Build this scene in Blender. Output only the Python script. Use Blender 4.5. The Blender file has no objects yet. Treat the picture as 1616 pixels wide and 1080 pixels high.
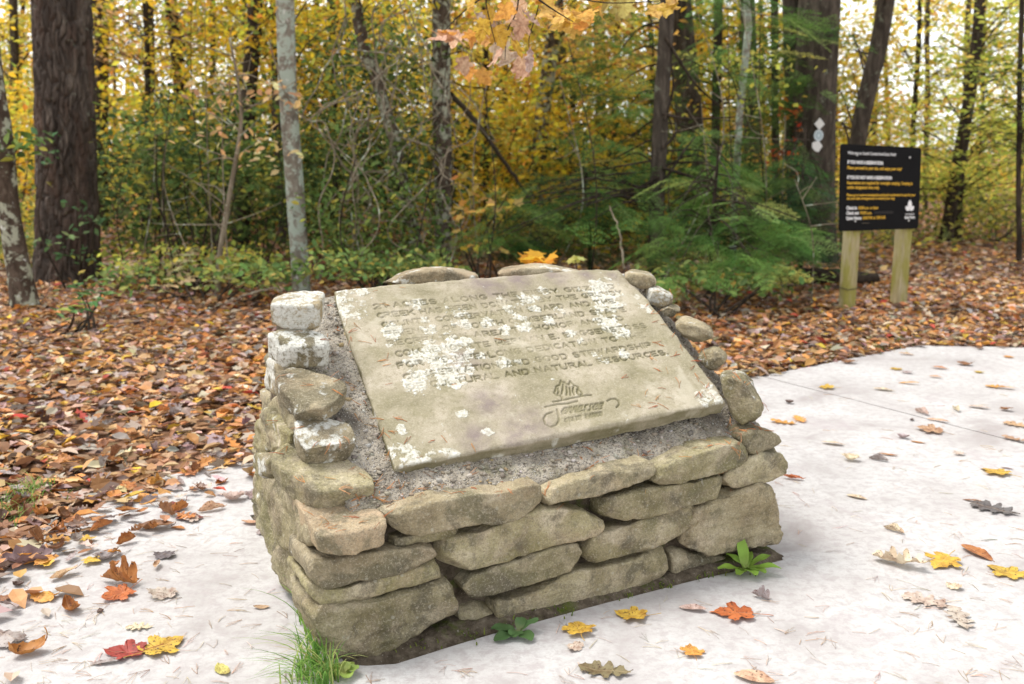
import bpy, bmesh, math, random
import numpy as np
from mathutils import Vector, Matrix

random.seed(5)
RNG = np.random.default_rng(11)
R_ = math.radians
SC = bpy.context.scene
COL = SC.collection

# ------------------------------------------------------------------ camera, sky, sun, exposure
CAM_H, PITCH, FPX = 1.5, R_(10.75), 1571.0
cam_data = bpy.data.cameras.new('camera')
cam_data.lens, cam_data.sensor_width = 35.0, 36.0
cam_data.clip_start, cam_data.clip_end = 0.05, 2000.0
cam_data.dof.use_dof = True
cam_data.dof.focus_distance = 3.25
cam_data.dof.aperture_fstop = 3.0
cam_data.dof.aperture_blades = 9
cam = bpy.data.objects.new('camera', cam_data)
cam.location = (0, 0, CAM_H)
cam.rotation_euler = (R_(90) - PITCH, 0, 0)
COL.objects.link(cam)
SC.camera = cam

SUN_EL, SUN_AZ = R_(63), R_(292)          # azimuth clockwise from +Y
world = bpy.data.worlds.new('World')
SC.world = world
world.use_nodes = True
wn = world.node_tree
wn.nodes.clear()
sky = wn.nodes.new('ShaderNodeTexSky')
sky.sky_type = 'NISHITA'
sky.sun_disc = False
sky.sun_elevation, sky.sun_rotation = SUN_EL, SUN_AZ
sky.air_density, sky.dust_density, sky.ozone_density = 1.0, 1.0, 1.0
hsv = wn.nodes.new('ShaderNodeHueSaturation')
hsv.inputs['Saturation'].default_value = 0.12      # an even overcast: hardly any blue left
bg = wn.nodes.new('ShaderNodeBackground')
bg.inputs['Strength'].default_value = 0.15
wo = wn.nodes.new('ShaderNodeOutputWorld')
wn.links.new(sky.outputs[0], hsv.inputs['Color'])
wn.links.new(hsv.outputs[0], bg.inputs['Color'])
wn.links.new(bg.outputs[0], wo.inputs['Surface'])

sun_data = bpy.data.lights.new('sun', 'SUN')
sun_data.energy, sun_data.angle, sun_data.color = 1.5, R_(24), (1.0, 0.96, 0.9)
sun = bpy.data.objects.new('sun', sun_data)
sd = Vector((math.sin(SUN_AZ) * math.cos(SUN_EL), math.cos(SUN_AZ) * math.cos(SUN_EL), math.sin(SUN_EL)))
sun.rotation_euler = sd.to_track_quat('Z', 'Y').to_euler()
sun.location = (0, 0, 30)
COL.objects.link(sun)

SC.view_settings.view_transform = 'Standard'
SC.view_settings.look = 'None'
SC.view_settings.exposure = 1.3
SC.view_settings.gamma = 1.0
SC.view_settings.use_curve_mapping = False
SC.render.engine = 'CYCLES'
SC.cycles.max_bounces = 8
SC.cycles.diffuse_bounces = 4
SC.cycles.transmission_bounces = 4
SC.cycles.transparent_max_bounces = 8
SC.cycles.use_denoising = True

# ------------------------------------------------------------------ helpers: places
CP, SP = math.cos(PITCH), math.sin(PITCH)

def ray(u, v):
    a, b = (u - 808.0) / FPX, -(v - 540.0) / FPX
    return np.array([a, CP + b * SP, -SP + b * CP])

EYE = np.array([0, 0, CAM_H])

def at(u, v, Y):
    d = ray(u, v)
    return EYE + d * (Y / d[1])

def ground(u, v, z=0.0):
    d = ray(u, v)
    return EYE + d * ((z - CAM_H) / d[2])

def on_plane(u, v, p0, n):
    d = ray(u, v)
    return EYE + d * (np.dot(np.asarray(p0) - EYE, n) / np.dot(d, n))

def unz(pts, z):
    """points measured on an enlarged crop -> points of the whole survey picture"""
    return [(z[0] + x / z[2], z[1] + y / z[2]) for x, y in pts]

# ------------------------------------------------------------------ helpers: noise
def _hash(ix, iy, iz, seed):
    n = (ix * 374761393 + iy * 668265263 + iz * 2147483647 + seed * 1274126177) & 0xFFFFFFFF
    n = ((n ^ (n >> 13)) * 1274126177) & 0xFFFFFFFF
    n = ((n ^ (n >> 16)) * 2246822519) & 0xFFFFFFFF
    return ((n ^ (n >> 15)) & 0xFFFFFF) / float(0xFFFFFF)

def vnoise(P, seed=0):
    P = np.asarray(P, float)
    I = np.floor(P).astype(np.int64)
    F = P - I
    F = F * F * (3 - 2 * F)
    out = 0
    for dx in (0, 1):
        wx = F[:, 0] if dx else 1 - F[:, 0]
        for dy in (0, 1):
            wy = F[:, 1] if dy else 1 - F[:, 1]
            for dz in (0, 1):
                wz = F[:, 2] if dz else 1 - F[:, 2]
                out = out + wx * wy * wz * _hash(I[:, 0] + dx, I[:, 1] + dy, I[:, 2] + dz, seed)
    return out * 2 - 1

def fbm(P, octaves=4, seed=0, gain=0.5):
    P = np.asarray(P, float)
    s, a, tot = 0, 1.0, 0
    for o in range(octaves):
        s = s + a * vnoise(P * (2 ** o) + 17.3 * o, seed + o)
        tot += a
        a *= gain
    return s / tot

# ------------------------------------------------------------------ helpers: meshes and tags
def mesh_np(name, V, faces, col=None, smooth=False):
    me = bpy.data.meshes.new(name)
    V = np.ascontiguousarray(V, np.float32)
    if not isinstance(faces, (list, tuple)):
        faces = [faces]
    faces = [np.asarray(f, np.int32) for f in faces if len(f)]
    me.vertices.add(len(V))
    me.vertices.foreach_set('co', V.ravel())
    loops = np.concatenate([f.ravel() for f in faces])
    sizes = np.concatenate([np.full(len(f), f.shape[1], np.int32) for f in faces])
    starts = np.concatenate([[0], np.cumsum(sizes)[:-1]]).astype(np.int32)
    me.loops.add(len(loops))
    me.loops.foreach_set('vertex_index', loops)
    me.polygons.add(len(sizes))
    me.polygons.foreach_set('loop_start', starts)
    me.update(calc_edges=True)
    if col is not None:
        c = np.ones((len(V), 4), np.float32)
        c[:, :3] = col
        a = me.attributes.new('tint', 'FLOAT_COLOR', 'POINT')
        a.data.foreach_set('color', c.ravel())
    me.polygons.foreach_set('use_smooth', np.full(len(sizes), bool(smooth)))
    return me

def link(name, me, mat=None, parent=None):
    o = bpy.data.objects.new(name, me)
    COL.objects.link(o)
    if mat is not None and me is not None and len(me.materials) == 0:
        me.materials.append(mat)
    if parent is not None:
        o.parent = parent
    return o

def tag(o, label=None, cat=None, group=None, kind=None):
    if label: o['label'] = label
    if cat: o['category'] = cat
    if group: o['group'] = group
    if kind: o['kind'] = kind
    return o

def empty(name, loc=(0, 0, 0), label=None, cat=None, group=None):
    o = bpy.data.objects.new(name, None)
    o.location = loc
    o.empty_display_size = 0.1
    COL.objects.link(o)
    return tag(o, label, cat, group)

class Soup:
    """collects pieces that become ONE mesh"""
    def __init__(self):
        self.V, self.F, self.C, self.n = [], {}, [], 0
    def add(self, V, F, col=(1, 1, 1)):
        V = np.asarray(V, float)
        for f in (F if isinstance(F, list) else [F]):
            f = np.asarray(f)
            self.F.setdefault(f.shape[1], []).append(f + self.n)
        self.V.append(V)
        c = np.asarray(col, float)
        self.C.append(np.broadcast_to(c, (len(V), 3)) if c.ndim == 1 else c)
        self.n += len(V)
        return self
    def mesh(self, name, smooth=False):
        return mesh_np(name, np.concatenate(self.V), [np.concatenate(f) for f in self.F.values()],
                       np.concatenate(self.C), smooth)

def tube(path, radii, sides=6, cap=True):
    P = np.asarray(path, float)
    n = len(P)
    r = np.broadcast_to(np.asarray(radii, float), (n,))
    T = np.gradient(P, axis=0)
    T /= np.linalg.norm(T, axis=1)[:, None] + 1e-9
    ref = np.array([0.31, 0.95, 0.05]) if abs(T[0][2]) > 0.6 else np.array([0.05, 0.1, 1.0])
    A = np.cross(T, ref); A /= np.linalg.norm(A, axis=1)[:, None] + 1e-9
    B = np.cross(T, A)
    th = np.arange(sides) * 2 * math.pi / sides
    V = (P[:, None] + r[:, None, None] * (np.cos(th)[None, :, None] * A[:, None] + np.sin(th)[None, :, None] * B[:, None])).reshape(-1, 3)
    i = np.arange(n - 1)[:, None] * sides; j = np.arange(sides)[None]; k = (j + 1) % sides
    Q = np.stack([i + j, i + k, i + sides + k, i + sides + j], -1).reshape(-1, 4)
    F = [Q]
    if cap and sides <= 6:
        top = (n - 1) * sides
        F.append(np.array([[top, top + a, top + a + 1] for a in range(1, sides - 1)]))
    return V, F

def spline(pts, n):
    P = np.asarray(pts, float)
    if len(P) == 2:
        t = np.linspace(0, 1, n)[:, None]
        return P[0] * (1 - t) + P[1] * t
    d = np.concatenate([[0], np.cumsum(np.linalg.norm(np.diff(P, axis=0), axis=1))])
    Q = np.vstack([2 * P[0] - P[1], P, 2 * P[-1] - P[-2]])
    out = []
    for t in np.linspace(0, d[-1], n):
        k = min(np.searchsorted(d, t, side='right') - 1, len(P) - 2)
        x = (t - d[k]) / (d[k + 1] - d[k] + 1e-9)
        p0, p1, p2, p3 = Q[k], Q[k + 1], Q[k + 2], Q[k + 3]
        out.append(0.5 * (2 * p1 + (p2 - p0) * x + (2 * p0 - 5 * p1 + 4 * p2 - p3) * x * x + (3 * p1 - p0 - 3 * p2 + p3) * x ** 3))
    return np.array(out)

def rots(n, tilt_lo=0.0, tilt_hi=1.0, rng=RNG):
    """random frames: a turn, a tilt away from level, a turn"""
    a, b, c = rng.uniform(0, 2 * np.pi, n), rng.uniform(tilt_lo, tilt_hi, n), rng.uniform(0, 2 * np.pi, n)
    def rz(t):
        z = np.zeros_like(t); o = np.ones_like(t)
        return np.stack([np.stack([np.cos(t), -np.sin(t), z], -1), np.stack([np.sin(t), np.cos(t), z], -1), np.stack([z, z, o], -1)], -2)
    def rx(t):
        z = np.zeros_like(t); o = np.ones_like(t)
        return np.stack([np.stack([o, z, z], -1), np.stack([z, np.cos(t), -np.sin(t)], -1), np.stack([z, np.sin(t), np.cos(t)], -1)], -2)
    return rz(a) @ rx(b) @ rz(c)

def scatter(T, F, pos, size, R):
    """copies of a small leaf pattern at many places -> V, F"""
    n, k = len(pos), len(T)
    V = np.einsum('nij,kj->nki', R, T) * np.asarray(size)[:, None, None] + np.asarray(pos)[:, None]
    FF = (np.asarray(F)[None] + (np.arange(n) * k)[:, None, None]).reshape(-1, np.asarray(F).shape[1])
    return V.reshape(-1, 3), FF

def pick(palette, n, jitter=0.12, rng=RNG):
    """a real colour for each leaf: weights, then a little variation"""
    w = np.array([p[0] for p in palette], float); w /= w.sum()
    c = np.array([p[1] for p in palette], float)[rng.choice(len(palette), n, p=w)]
    c = c * (1 + rng.normal(0, jitter, (n, 1))) * (1 + rng.normal(0, jitter * 0.4, (n, 3)))
    return np.clip(c, 0.004, 0.9)

# small leaf patterns, length 1
KITE = (np.array([(0, -.5, 0), (-.31, -.03, .07), (0, .5, -.04), (.31, -.03, .07)]), np.array([(0, 2, 1), (0, 3, 2)]))
OVAL = (np.array([(0, -.5, .05), (-.24, -.2, .1), (-.25, .15, .08), (0, .5, -.06), (.25, .15, .09), (.24, -.2, .1), (0, -.15, 0), (0, .18, .01)]),
        np.array([(0, 6, 1), (1, 6, 2), (6, 7, 2), (2, 7, 3), (3, 7, 4), (4, 7, 6), (4, 6, 5), (5, 6, 0)]))
def _star():
    pts = [(0, -.42), (-.16, -.3), (-.42, -.34), (-.3, -.14), (-.52, .08), (-.22, .1), (-.2, .22), (0, .55), (.2, .22), (.22, .1), (.52, .08), (.3, -.14), (.42, -.34), (.16, -.3)]
    V = [(0, -.05, .0)] + [(x, y, .12 * abs(x) - .16 * (x * x + y * y)) for x, y in pts]
    n = len(pts)
    return np.array(V), np.array([(0, 1 + (i + 1) % n, 1 + i) for i in range(n)])
STAR = _star()
def _oak():
    pts = [(0, -.5), (-.07, -.35), (-.2, -.28), (-.1, -.16), (-.27, -.05), (-.12, .05), (-.28, .2), (-.1, .25), (-.15, .4), (0, .5)]
    pts = pts + [(-x, y) for x, y in pts[-2:0:-1]]
    V = [(0, -.2, 0), (0, .15, .02)] + [(x, y, .25 * abs(x) + .05 * math.sin(7 * y)) for x, y in pts]
    n = len(pts); F = []
    for i in range(n):
        a, b = 2 + i, 2 + (i + 1) % n
        c = 0 if (pts[i][1] + pts[(i + 1) % n][1]) / 2 < 0 else 1
        F.append((c, b, a))
    F += [(0, 1, 2 + 4), (0, 2 + n - 4 - 1, 1)]
    return np.array(V), np.array(F)
OAK = _oak()

# ------------------------------------------------------------------ helpers: materials
class NT:
    def __init__(self, name):
        self.m = bpy.data.materials.new(name)
        self.m.use_nodes = True
        self.t = self.m.node_tree
        self.t.nodes.clear()
        self.out = self.t.nodes.new('ShaderNodeOutputMaterial')
    def n(self, typ, ins=None, **props):
        x = self.t.nodes.new('ShaderNode' + typ)
        for k, v in props.items():
            setattr(x, k, v)
        for k, v in (ins or {}).items():
            s = x.inputs[k]
            if hasattr(v, 'is_output') or isinstance(v, bpy.types.NodeSocket):
                self.t.links.new(v, s)
            else:
                s.default_value = v
        return x
    def math(self, op, a, b=0.0, clamp=False):
        return self.n('Math', {0: a, 1: b}, operation=op, use_clamp=clamp).outputs[0]
    def noise(self, vec, scale, detail=4, rough=0.55, dist=0.0):
        return self.n('TexNoise', {'Vector': vec, 'Scale': scale, 'Detail': detail, 'Roughness': rough, 'Distortion': dist}).outputs['Fac']
    def ramp(self, fac, stops, interp='LINEAR'):
        x = self.n('ValToRGB', {'Fac': fac})
        x.color_ramp.interpolation = interp
        e = x.color_ramp.elements
        while len(e) > 1:
            e.remove(e[-1])
        for i, (p, c) in enumerate(stops):
            el = e[0] if i == 0 else e.new(p)
            el.position = p
            c = (c, c, c) if isinstance(c, (int, float)) else c
            el.color = (*c, 1)
        return x.outputs['Color']
    def mix(self, fac, a, b, mode='MIX'):
        x = self.n('Mix', data_type='RGBA', blend_type=mode)
        x.clamp_factor = True
        for s, v in (('Factor', fac), ('A', a), ('B', b)):
            sock = [i for i in x.inputs if i.name == s and (i.type == 'RGBA' if s != 'Factor' else i.type == 'VALUE')][0]
            if isinstance(v, bpy.types.NodeSocket):
                self.t.links.new(v, sock)
            else:
                sock.default_value = v if s == 'Factor' else (*v, 1)
        return [o for o in x.outputs if o.type == 'RGBA'][0]
    def mapv(self, vec, scale=(1, 1, 1), rot=(0, 0, 0), loc=(0, 0, 0)):
        return self.n('Mapping', {'Vector': vec, 'Scale': scale, 'Rotation': rot, 'Location': loc}).outputs[0]
    def bump(self, h, strength=0.4, dist=0.01, normal=None):
        ins = {'Height': h, 'Strength': strength, 'Distance': dist}
        if normal is not None: ins['Normal'] = normal
        return self.n('Bump', ins).outputs[0]
    def surf(self, color, rough=0.85, normal=None, spec=0.3):
        ins = {'Base Color': color if isinstance(color, bpy.types.NodeSocket) else (*color, 1), 'Roughness': rough, 'Specular IOR Level': spec}
        if normal is not None: ins['Normal'] = normal
        s = self.n('BsdfPrincipled', ins).outputs[0]
        self.t.links.new(s, self.out.inputs['Surface'])
        return s
    def coord(self, which='Object'):
        return self.n('TexCoord').outputs[which]

def mat_plain(name, color, rough=0.7, var=0.15, scale=20, spec=0.3):
    k = NT(name)
    v = k.coord()
    f = k.noise(v, scale, 5)
    c = k.mix(f, tuple(x * (1 - var) for x in color), tuple(min(x * (1 + var), 1) for x in color))
    k.surf(c, rough, k.bump(f, 0.2, 0.004), spec)
    return k.m

def mat_leaf(name, trans=0.45, source='tint', spots=0.35, rough=0.6, spec=0.25):
    """leaf: reflects and lets light through; the colour is the leaf's own"""
    k = NT(name)
    if source == 'tint':
        c = k.n('Attribute', attribute_name='tint').outputs['Color']
    else:      # one leaf per object, a unit long in its own axes
        info = k.n('ObjectInfo')
        c0 = info.outputs['Color']
        v = k.n('VectorMath', {0: k.coord(), 1: k.n('CombineXYZ', {0: info.outputs['Random'], 1: info.outputs['Random']}).outputs[0]}, operation='ADD').outputs[0]
        n1 = k.noise(v, 4, 5, .65)
        dk = k.mix(1.0, c0, (.55, .42, .38), 'MULTIPLY')
        c = k.mix(k.ramp(n1, [(.42, 0.0), (.68, 1.0)]), c0, dk)
        sp = k.noise(v, 15, 3, .55)
        c = k.mix(k.math('MULTIPLY', k.ramp(sp, [(.60, 0.0), (.66, 1.0)]), spots), c, (.06, .03, .018))
        x = k.n('SeparateXYZ', {0: k.coord()}).outputs[0]
        rib = k.ramp(k.math('ABSOLUTE', x), [(0.0, 1.0), (.018, 0.0)])
        c = k.mix(k.math('MULTIPLY', rib, .4), c, k.mix(.5, c0, (.7, .5, .3)))
    v2 = k.coord()
    nm = k.bump(k.noise(v2, 160 if source == 'tint' else 22, 3), 0.25, 0.002)
    p = k.n('BsdfPrincipled', {'Base Color': c, 'Roughness': rough, 'Specular IOR Level': spec, 'Normal': nm}).outputs[0]
    t = k.n('BsdfTranslucent', {'Color': c}).outputs[0]
    m = k.n('MixShader', {0: trans, 1: p, 2: t}).outputs[0]
    k.t.links.new(m, k.out.inputs['Surface'])
    return k.m

def mat_stone():
    """weathered sandstone; object colour red = white lichen, green = olive film, blue = warm tone"""
    k = NT('weathered_sandstone')
    info = k.n('ObjectInfo')
    rgb = k.n('SeparateColor', {0: info.outputs['Color']})
    lich, olive, warm = rgb.outputs[0], rgb.outputs[1], rgb.outputs[2]
    off = k.n('VectorMath', {0: info.outputs['Random'], 1: (7.0, 3.0, 5.0)}, operation='MULTIPLY').outputs[0]
    v = k.n('VectorMath', {0: k.coord(), 1: off}, operation='ADD').outputs[0]
    n1 = k.noise(v, 7, 8, .62, .3)
    n2 = k.noise(v, 3.2, 5, .55)
    fine = k.noise(v, 130, 4, .7)
    grain = k.noise(v, 420, 2, .6)
    strata = k.noise(k.mapv(v, (5, 5, 42)), 1.6, 5, .6, .6)
    base = k.ramp(n1, [(.33, (.13, .107, .07)), (.43, (.29, .242, .158)), (.54, (.44, .375, .255)), (.68, (.60, .525, .385))])
    base = k.mix(k.math('MULTIPLY', warm, k.ramp(n2, [(.4, 0.1), (.58, .9)])), base, (.50, .36, .235))
    base = k.mix(k.math('MULTIPLY', k.ramp(strata, [(.5, 0.0), (.7, 1.0)]), .16), base, (.25, .205, .125))
    big = k.noise(v, 4.2, 6, .6, .5)
    base = k.mix(k.ramp(big, [(.55, 0.0), (.66, .6)]), base, (.40, .31, .19))
    base = k.mix(k.ramp(k.noise(v, 3.1, 7, .66, .6), [(.53, 0.0), (.60, .75)]), base, (.13, .118, .08))
    om = k.math('MULTIPLY', olive, k.ramp(k.noise(v, 7.5, 8, .7, .5), [(.39, 0.0), (.54, 1.0)]))
    base = k.mix(k.math('MULTIPLY', om, .72), base, (.25, .23, .085))
    gm = k.ramp(k.noise(v, 10, 8, .7, .3), [(.53, 0.0), (.63, 1.0)])
    base = k.mix(k.math('MULTIPLY', gm, .7), base, (.10, .088, .062))
    tone = k.n('MapRange', {0: info.outputs['Random'], 3: .78, 4: 1.22}).outputs[0]
    base = k.mix(1.0, base, k.n('CombineColor', {0: tone, 1: tone, 2: tone}).outputs[0], 'MULTIPLY')
    base = k.mix(k.ramp(k.noise(v, 210, 5, .75), [(.48, 0.0), (.64, .6)]), base, (.12, .10, .068))
    base = k.mix(k.ramp(k.noise(v, 120, 5, .8), [(.52, 0.0), (.66, .5)]), base, (.66, .59, .45))
    base = k.mix(k.ramp(k.noise(v, 48, 6, .75), [(.53, 0.0), (.64, .5)]), base, (.19, .165, .11))
    base = k.mix(k.ramp(grain, [(.58, 0.0), (.75, .35)]), base, (.62, .57, .45))
    # yellow-green film and white crust lichen, patchy with ragged rims
    ln = k.math('ADD', k.math('MULTIPLY', k.noise(v, 11, 3, .5, .2), .7), k.math('MULTIPLY', k.noise(v, 48, 6, .7), .3))
    lm = k.math('SUBTRACT', ln, k.math('SUBTRACT', .70, k.math('MULTIPLY', lich, .27)))
    lm = k.math('MULTIPLY', lm, 26.0, True)
    base = k.mix(k.math('MULTIPLY', lm, k.ramp(k.noise(v, 85, 4, .7), [(.36, .25), (.52, 1.0)])), base, k.mix(k.noise(v, 60, 4), (.50, .50, .43), (.76, .75, .70)))
    spots = k.n('TexVoronoi', {'Vector': v, 'Scale': 26.0, 'Randomness': 1.0}).outputs['Distance']
    sm = k.math('MULTIPLY', k.ramp(spots, [(.12, 1.0), (.17, 0.0)]), k.ramp(k.noise(v, 8, 2), [(.52, 0.0), (.6, 1.0)]))
    base = k.mix(k.math('MULTIPLY', sm, .28), base, (.58, .58, .50))
    h = k.math('ADD', k.math('MULTIPLY', n1, 1.0), k.math('ADD', k.math('MULTIPLY', fine, .22), k.math('ADD', k.math('MULTIPLY', grain, .06), k.math('MULTIPLY', strata, .16))))
    h = k.math('ADD', h, k.math('MULTIPLY', lm, .06))
    k.surf(base, .95, k.bump(h, 1.0, .03), .12)
    return k.m

def mat_slab():
    k = NT('engraved_sandstone')
    v = k.coord()
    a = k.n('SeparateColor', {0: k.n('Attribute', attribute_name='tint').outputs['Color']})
    lich, grime_shade, stain = a.outputs[0], a.outputs[1], a.outputs[2]
    n1 = k.noise(v, 5, 8, .6, .4)
    n2 = k.noise(v, 14, 6, .6)
    grain = k.noise(v, 300, 3, .65)
    base = k.ramp(n1, [(.32, (.20, .178, .108)), (.44, (.31, .275, .188)), (.56, (.41, .36, .27)), (.72, (.505, .445, .355))])
    base = k.mix(k.ramp(n2, [(.47, 0.0), (.66, .6)]), base, (.255, .228, .135))
    base = k.mix(k.ramp(k.noise(v, 42, 6, .75), [(.51, 0.0), (.63, .55)]), base, (.22, .195, .12))
    base = k.mix(k.ramp(k.noise(v, 150, 5, .8), [(.51, 0.0), (.64, .5)]), base, (.58, .53, .42))
    base = k.mix(k.math('MULTIPLY', stain, k.ramp(k.noise(v, 17, 6, .65), [(.35, 0.2), (.6, 1.0)])), base, (.235, .19, .175))
    base = k.mix(k.ramp(grain, [(.50, 0.0), (.68, .5)]), base, (.15, .132, .075))
    base = k.mix(k.ramp(k.noise(v, 620, 2), [(.62, 0.0), (.78, .3)]), base, (.66, .62, .5))
    base = k.mix(k.math('MULTIPLY', grime_shade, .88), base, (.125, .115, .05))  # dirt tone, darkened to paint extra shade into the lettering
    base = k.mix(k.math('MULTIPLY', lich, k.ramp(k.noise(v, 95, 5, .7), [(.34, .15), (.52, 1.0)])), base, k.mix(k.noise(v, 75, 5), (.50, .50, .42), (.74, .73, .68)))
    pp = k.noise(v, 3.4, 6, .62, .7)
    base = k.mix(k.ramp(pp, [(.60, 0.0), (.66, .5)]), base, (.50, .455, .36))
    h = k.math('ADD', k.math('MULTIPLY', n2, .5), k.math('ADD', k.math('MULTIPLY', grain, .3), k.math('MULTIPLY', lich, .25)))
    k.surf(base, .95, k.bump(h, .8, .009), .1)
    return k.m

def mat_mortar():
    k = NT('pebbly_mortar')
    v = k.coord()
    vor = k.n('TexVoronoi', {'Vector': v, 'Scale': 130.0}, feature='F1')
    f = k.ramp(vor.outputs['Distance'], [(.25, 1.0), (.5, 0.0)])
    rnd = k.n('SeparateColor', {0: vor.outputs['Color']}).outputs[0]
    peb = k.ramp(rnd, [(0.0, (.14, .125, .11)), (.35, (.32, .29, .25)), (.7, (.47, .44, .39)), (1.0, (.66, .63, .59))])
    n1 = k.noise(v, 9, 6, .6)
    mort = k.ramp(n1, [(.30, (.15, .13, .105)), (.45, (.33, .29, .23)), (.66, (.50, .45, .37))])
    c = k.mix(k.math('MULTIPLY', f, k.ramp(k.noise(v, 35, 3), [(.3, .3), (.6, 1.0)])), mort, peb)
    c = k.mix(k.ramp(k.noise(v, 6, 5, .6), [(.56, 0.0), (.7, .6)]), c, (.15, .15, .055))
    h = k.math('ADD', k.math('MULTIPLY', f, .6), k.math('MULTIPLY', k.noise(v, 60, 5, .7), 1.0))
    k.surf(c, .95, k.bump(h, .9, .01), .15)
    return k.m

def mat_concrete():
    k = NT('broomed_concrete')
    v = k.coord()
    n1 = k.noise(v, 1.6, 8, .62, .5)
    n2 = k.noise(v, 5.5, 6, .6)
    fine = k.noise(v, 220, 3, .6)
    br = k.noise(k.mapv(v, (9, 160, 1), (0, 0, R_(62))), 1.0, 5, .65)
    c = k.ramp(n1, [(.34, (.33, .302, .29)), (.45, (.45, .432, .418)), (.60, (.53, .52, .505))])
    c = k.mix(k.ramp(n2, [(.56, 0.0), (.75, .42)]), c, (.44, .405, .40))
    c = k.mix(k.ramp(br, [(.50, 0.0), (.68, .38)]), c, (.42, .40, .385))
    c = k.mix(k.ramp(fine, [(.66, 0.0), (.76, .5)]), c, (.3, .28, .27))
    pit = k.noise(k.mapv(v, (1, 2.4, 1), (0, 0, R_(30))), 48, 3, .6)
    c = k.mix(k.ramp(pit, [(.69, 0.0), (.74, .6)]), c, (.22, .19, .175))
    mot = k.noise(v, 24, 6, .72, .3)
    c = k.mix(k.ramp(mot, [(.46, 0.0), (.60, .62)]), c, (.36, .325, .318))
    c = k.mix(k.ramp(k.noise(v, 75, 4, .7), [(.52, 0.0), (.66, .4)]), c, (.36, .335, .32))
    st = k.noise(v, 2.7, 5, .62, .8)
    c = k.mix(k.ramp(st, [(.58, 0.0), (.68, .6)]), c, (.38, .335, .335))
    h = k.math('ADD', k.math('MULTIPLY', br, 1.0), k.math('MULTIPLY', fine, .3))
    k.surf(c, .95, k.bump(k.math('ADD', h, k.math('MULTIPLY', mot, .6)), .6, .006), .12)
    return k.m

def mat_soil():
    k = NT('dark_soil')
    v = k.coord()
    n = k.noise(v, 26, 8, .7)
    c = k.ramp(n, [(.3, (.045, .034, .023)), (.5, (.12, .095, .068)), (.7, (.23, .19, .14))])
    c = k.mix(k.ramp(k.noise(v, 9, 5, .6), [(.55, 0.0), (.66, .85)]), c, (.10, .125, .025))
    c = k.mix(k.ramp(k.noise(v, 120, 2), [(.66, 0.0), (.72, .8)]), c, (.34, .31, .26))
    k.surf(c, .97, k.bump(n, 1.0, .02), .1)
    return k.m

def mat_forest_floor():
    k = NT('forest_floor')
    v = k.coord()
    vor = k.n('TexVoronoi', {'Vector': k.mapv(v, (1, 1, .2)), 'Scale': 13.0})
    rnd = k.n('SeparateColor', {0: vor.outputs['Color']}).outputs[0]
    c = k.ramp(rnd, [(0, (.05, .03, .02)), (.3, (.17, .085, .045)), (.55, (.26, .14, .08)), (.8, (.34, .2, .13)), (1, (.30, .25, .23))])
    c = k.mix(k.ramp(k.noise(v, 1.1, 6, .6), [(.45, 0.0), (.7, .6)]), c, (.07, .05, .03))
    k.surf(c, .95, k.bump(vor.outputs['Distance'], .8, .03), .1)
    return k.m

def mat_bark(name, dark, light, lichen=0.0,  lichen_col=(.47, .52, .42), zs=0.25, scale=14, white=(.62, .63, .58), warm=None):
    k = NT(name)
    v = k.coord()
    vs = k.mapv(v, (1, 1, zs))
    n = k.noise(vs, scale, 8, .65, .4)
    f = k.noise(v, 90, 4, .65)
    c = k.ramp(n, [(.3, tuple(x * .55 for x in dark)), (.48, dark), (.68, light)])
    if warm is not None:
        c = k.mix(k.ramp(k.noise(vs, 5, 4), [(.5, 0.0), (.62, .7)]), c, warm)
    c = k.mix(k.ramp(f, [(.55, 0.0), (.75, .5)]), c, tuple(x * .5 for x in dark))
    if lichen > 0:
        l1 = k.noise(v, 7, 8, .68, .3)
        t = .66 - .3 * lichen
        m = k.ramp(l1, [(t, 0.0), (t + .05, 1.0)])
        c = k.mix(m, c, lichen_col)
        l2 = k.noise(v, 12, 7, .7, .2)
        t2 = .72 - .2 * lichen
        c = k.mix(k.ramp(l2, [(t2, 0.0), (t2 + .04, 1.0)]), c, white)
    k.surf(c, .95, k.bump(k.math('ADD', n, k.math('MULTIPLY', f, .3)), .8, .02), .15)
    return k.m

M = {
    'stone': mat_stone(), 'slab': mat_slab(), 'mortar': mat_mortar(), 'concrete': mat_concrete(), 'soil': mat_soil(),
    'floor': mat_forest_floor(),
    'leaf_tint': mat_leaf('autumn_foliage', .55), 'evergreen': mat_leaf('evergreen_foliage', .34, rough=.65, spec=.08),
    'litter': mat_leaf('dry_litter_leaf', .12, rough=.65, spec=.35), 'leaf_obj': mat_leaf('fallen_leaf', .15, 'object', .9, rough=.55, spec=.3),
    'bough_leaf': mat_leaf('hanging_leaf', .45, 'object', .3),
    'plant_leaf': mat_leaf('fresh_leaf', .3, 'object', .0, rough=.45),
    'needle': mat_leaf('pine_needle', .1),
    'pine': mat_bark('pine_bark', (.066, .052, .043), (.17, .137, .112), .12, (.2, .2, .16), .22, 11, (.28, .27, .24), (.105, .068, .052)),
    'bark_brown': mat_bark('brown_bark', (.056, .045, .035), (.125, .102, .08), .16, (.17, .18, .13)),
    'bark_dark': mat_bark('dark_bark', (.036, .027, .02), (.085, .065, .048), .1, (.12, .13, .09)),
    'bark_lichen': mat_bark('pale_lichen_bark', (.20, .175, .14), (.35, .325, .27), .6, (.36, .41, .345), .6, 10, (.54, .56, .51)),
    'bark_patchy': mat_bark('patchy_lichen_bark', (.07, .05, .036), (.14, .105, .08), .5, (.36, .37, .28), .5, 12),
    'twig': mat_bark('twig_bark', (.21, .17, .12), (.36, .31, .23), .3),
    'twig_dark': mat_plain('dark_twig', (.07, .055, .04), .9),
}

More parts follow.
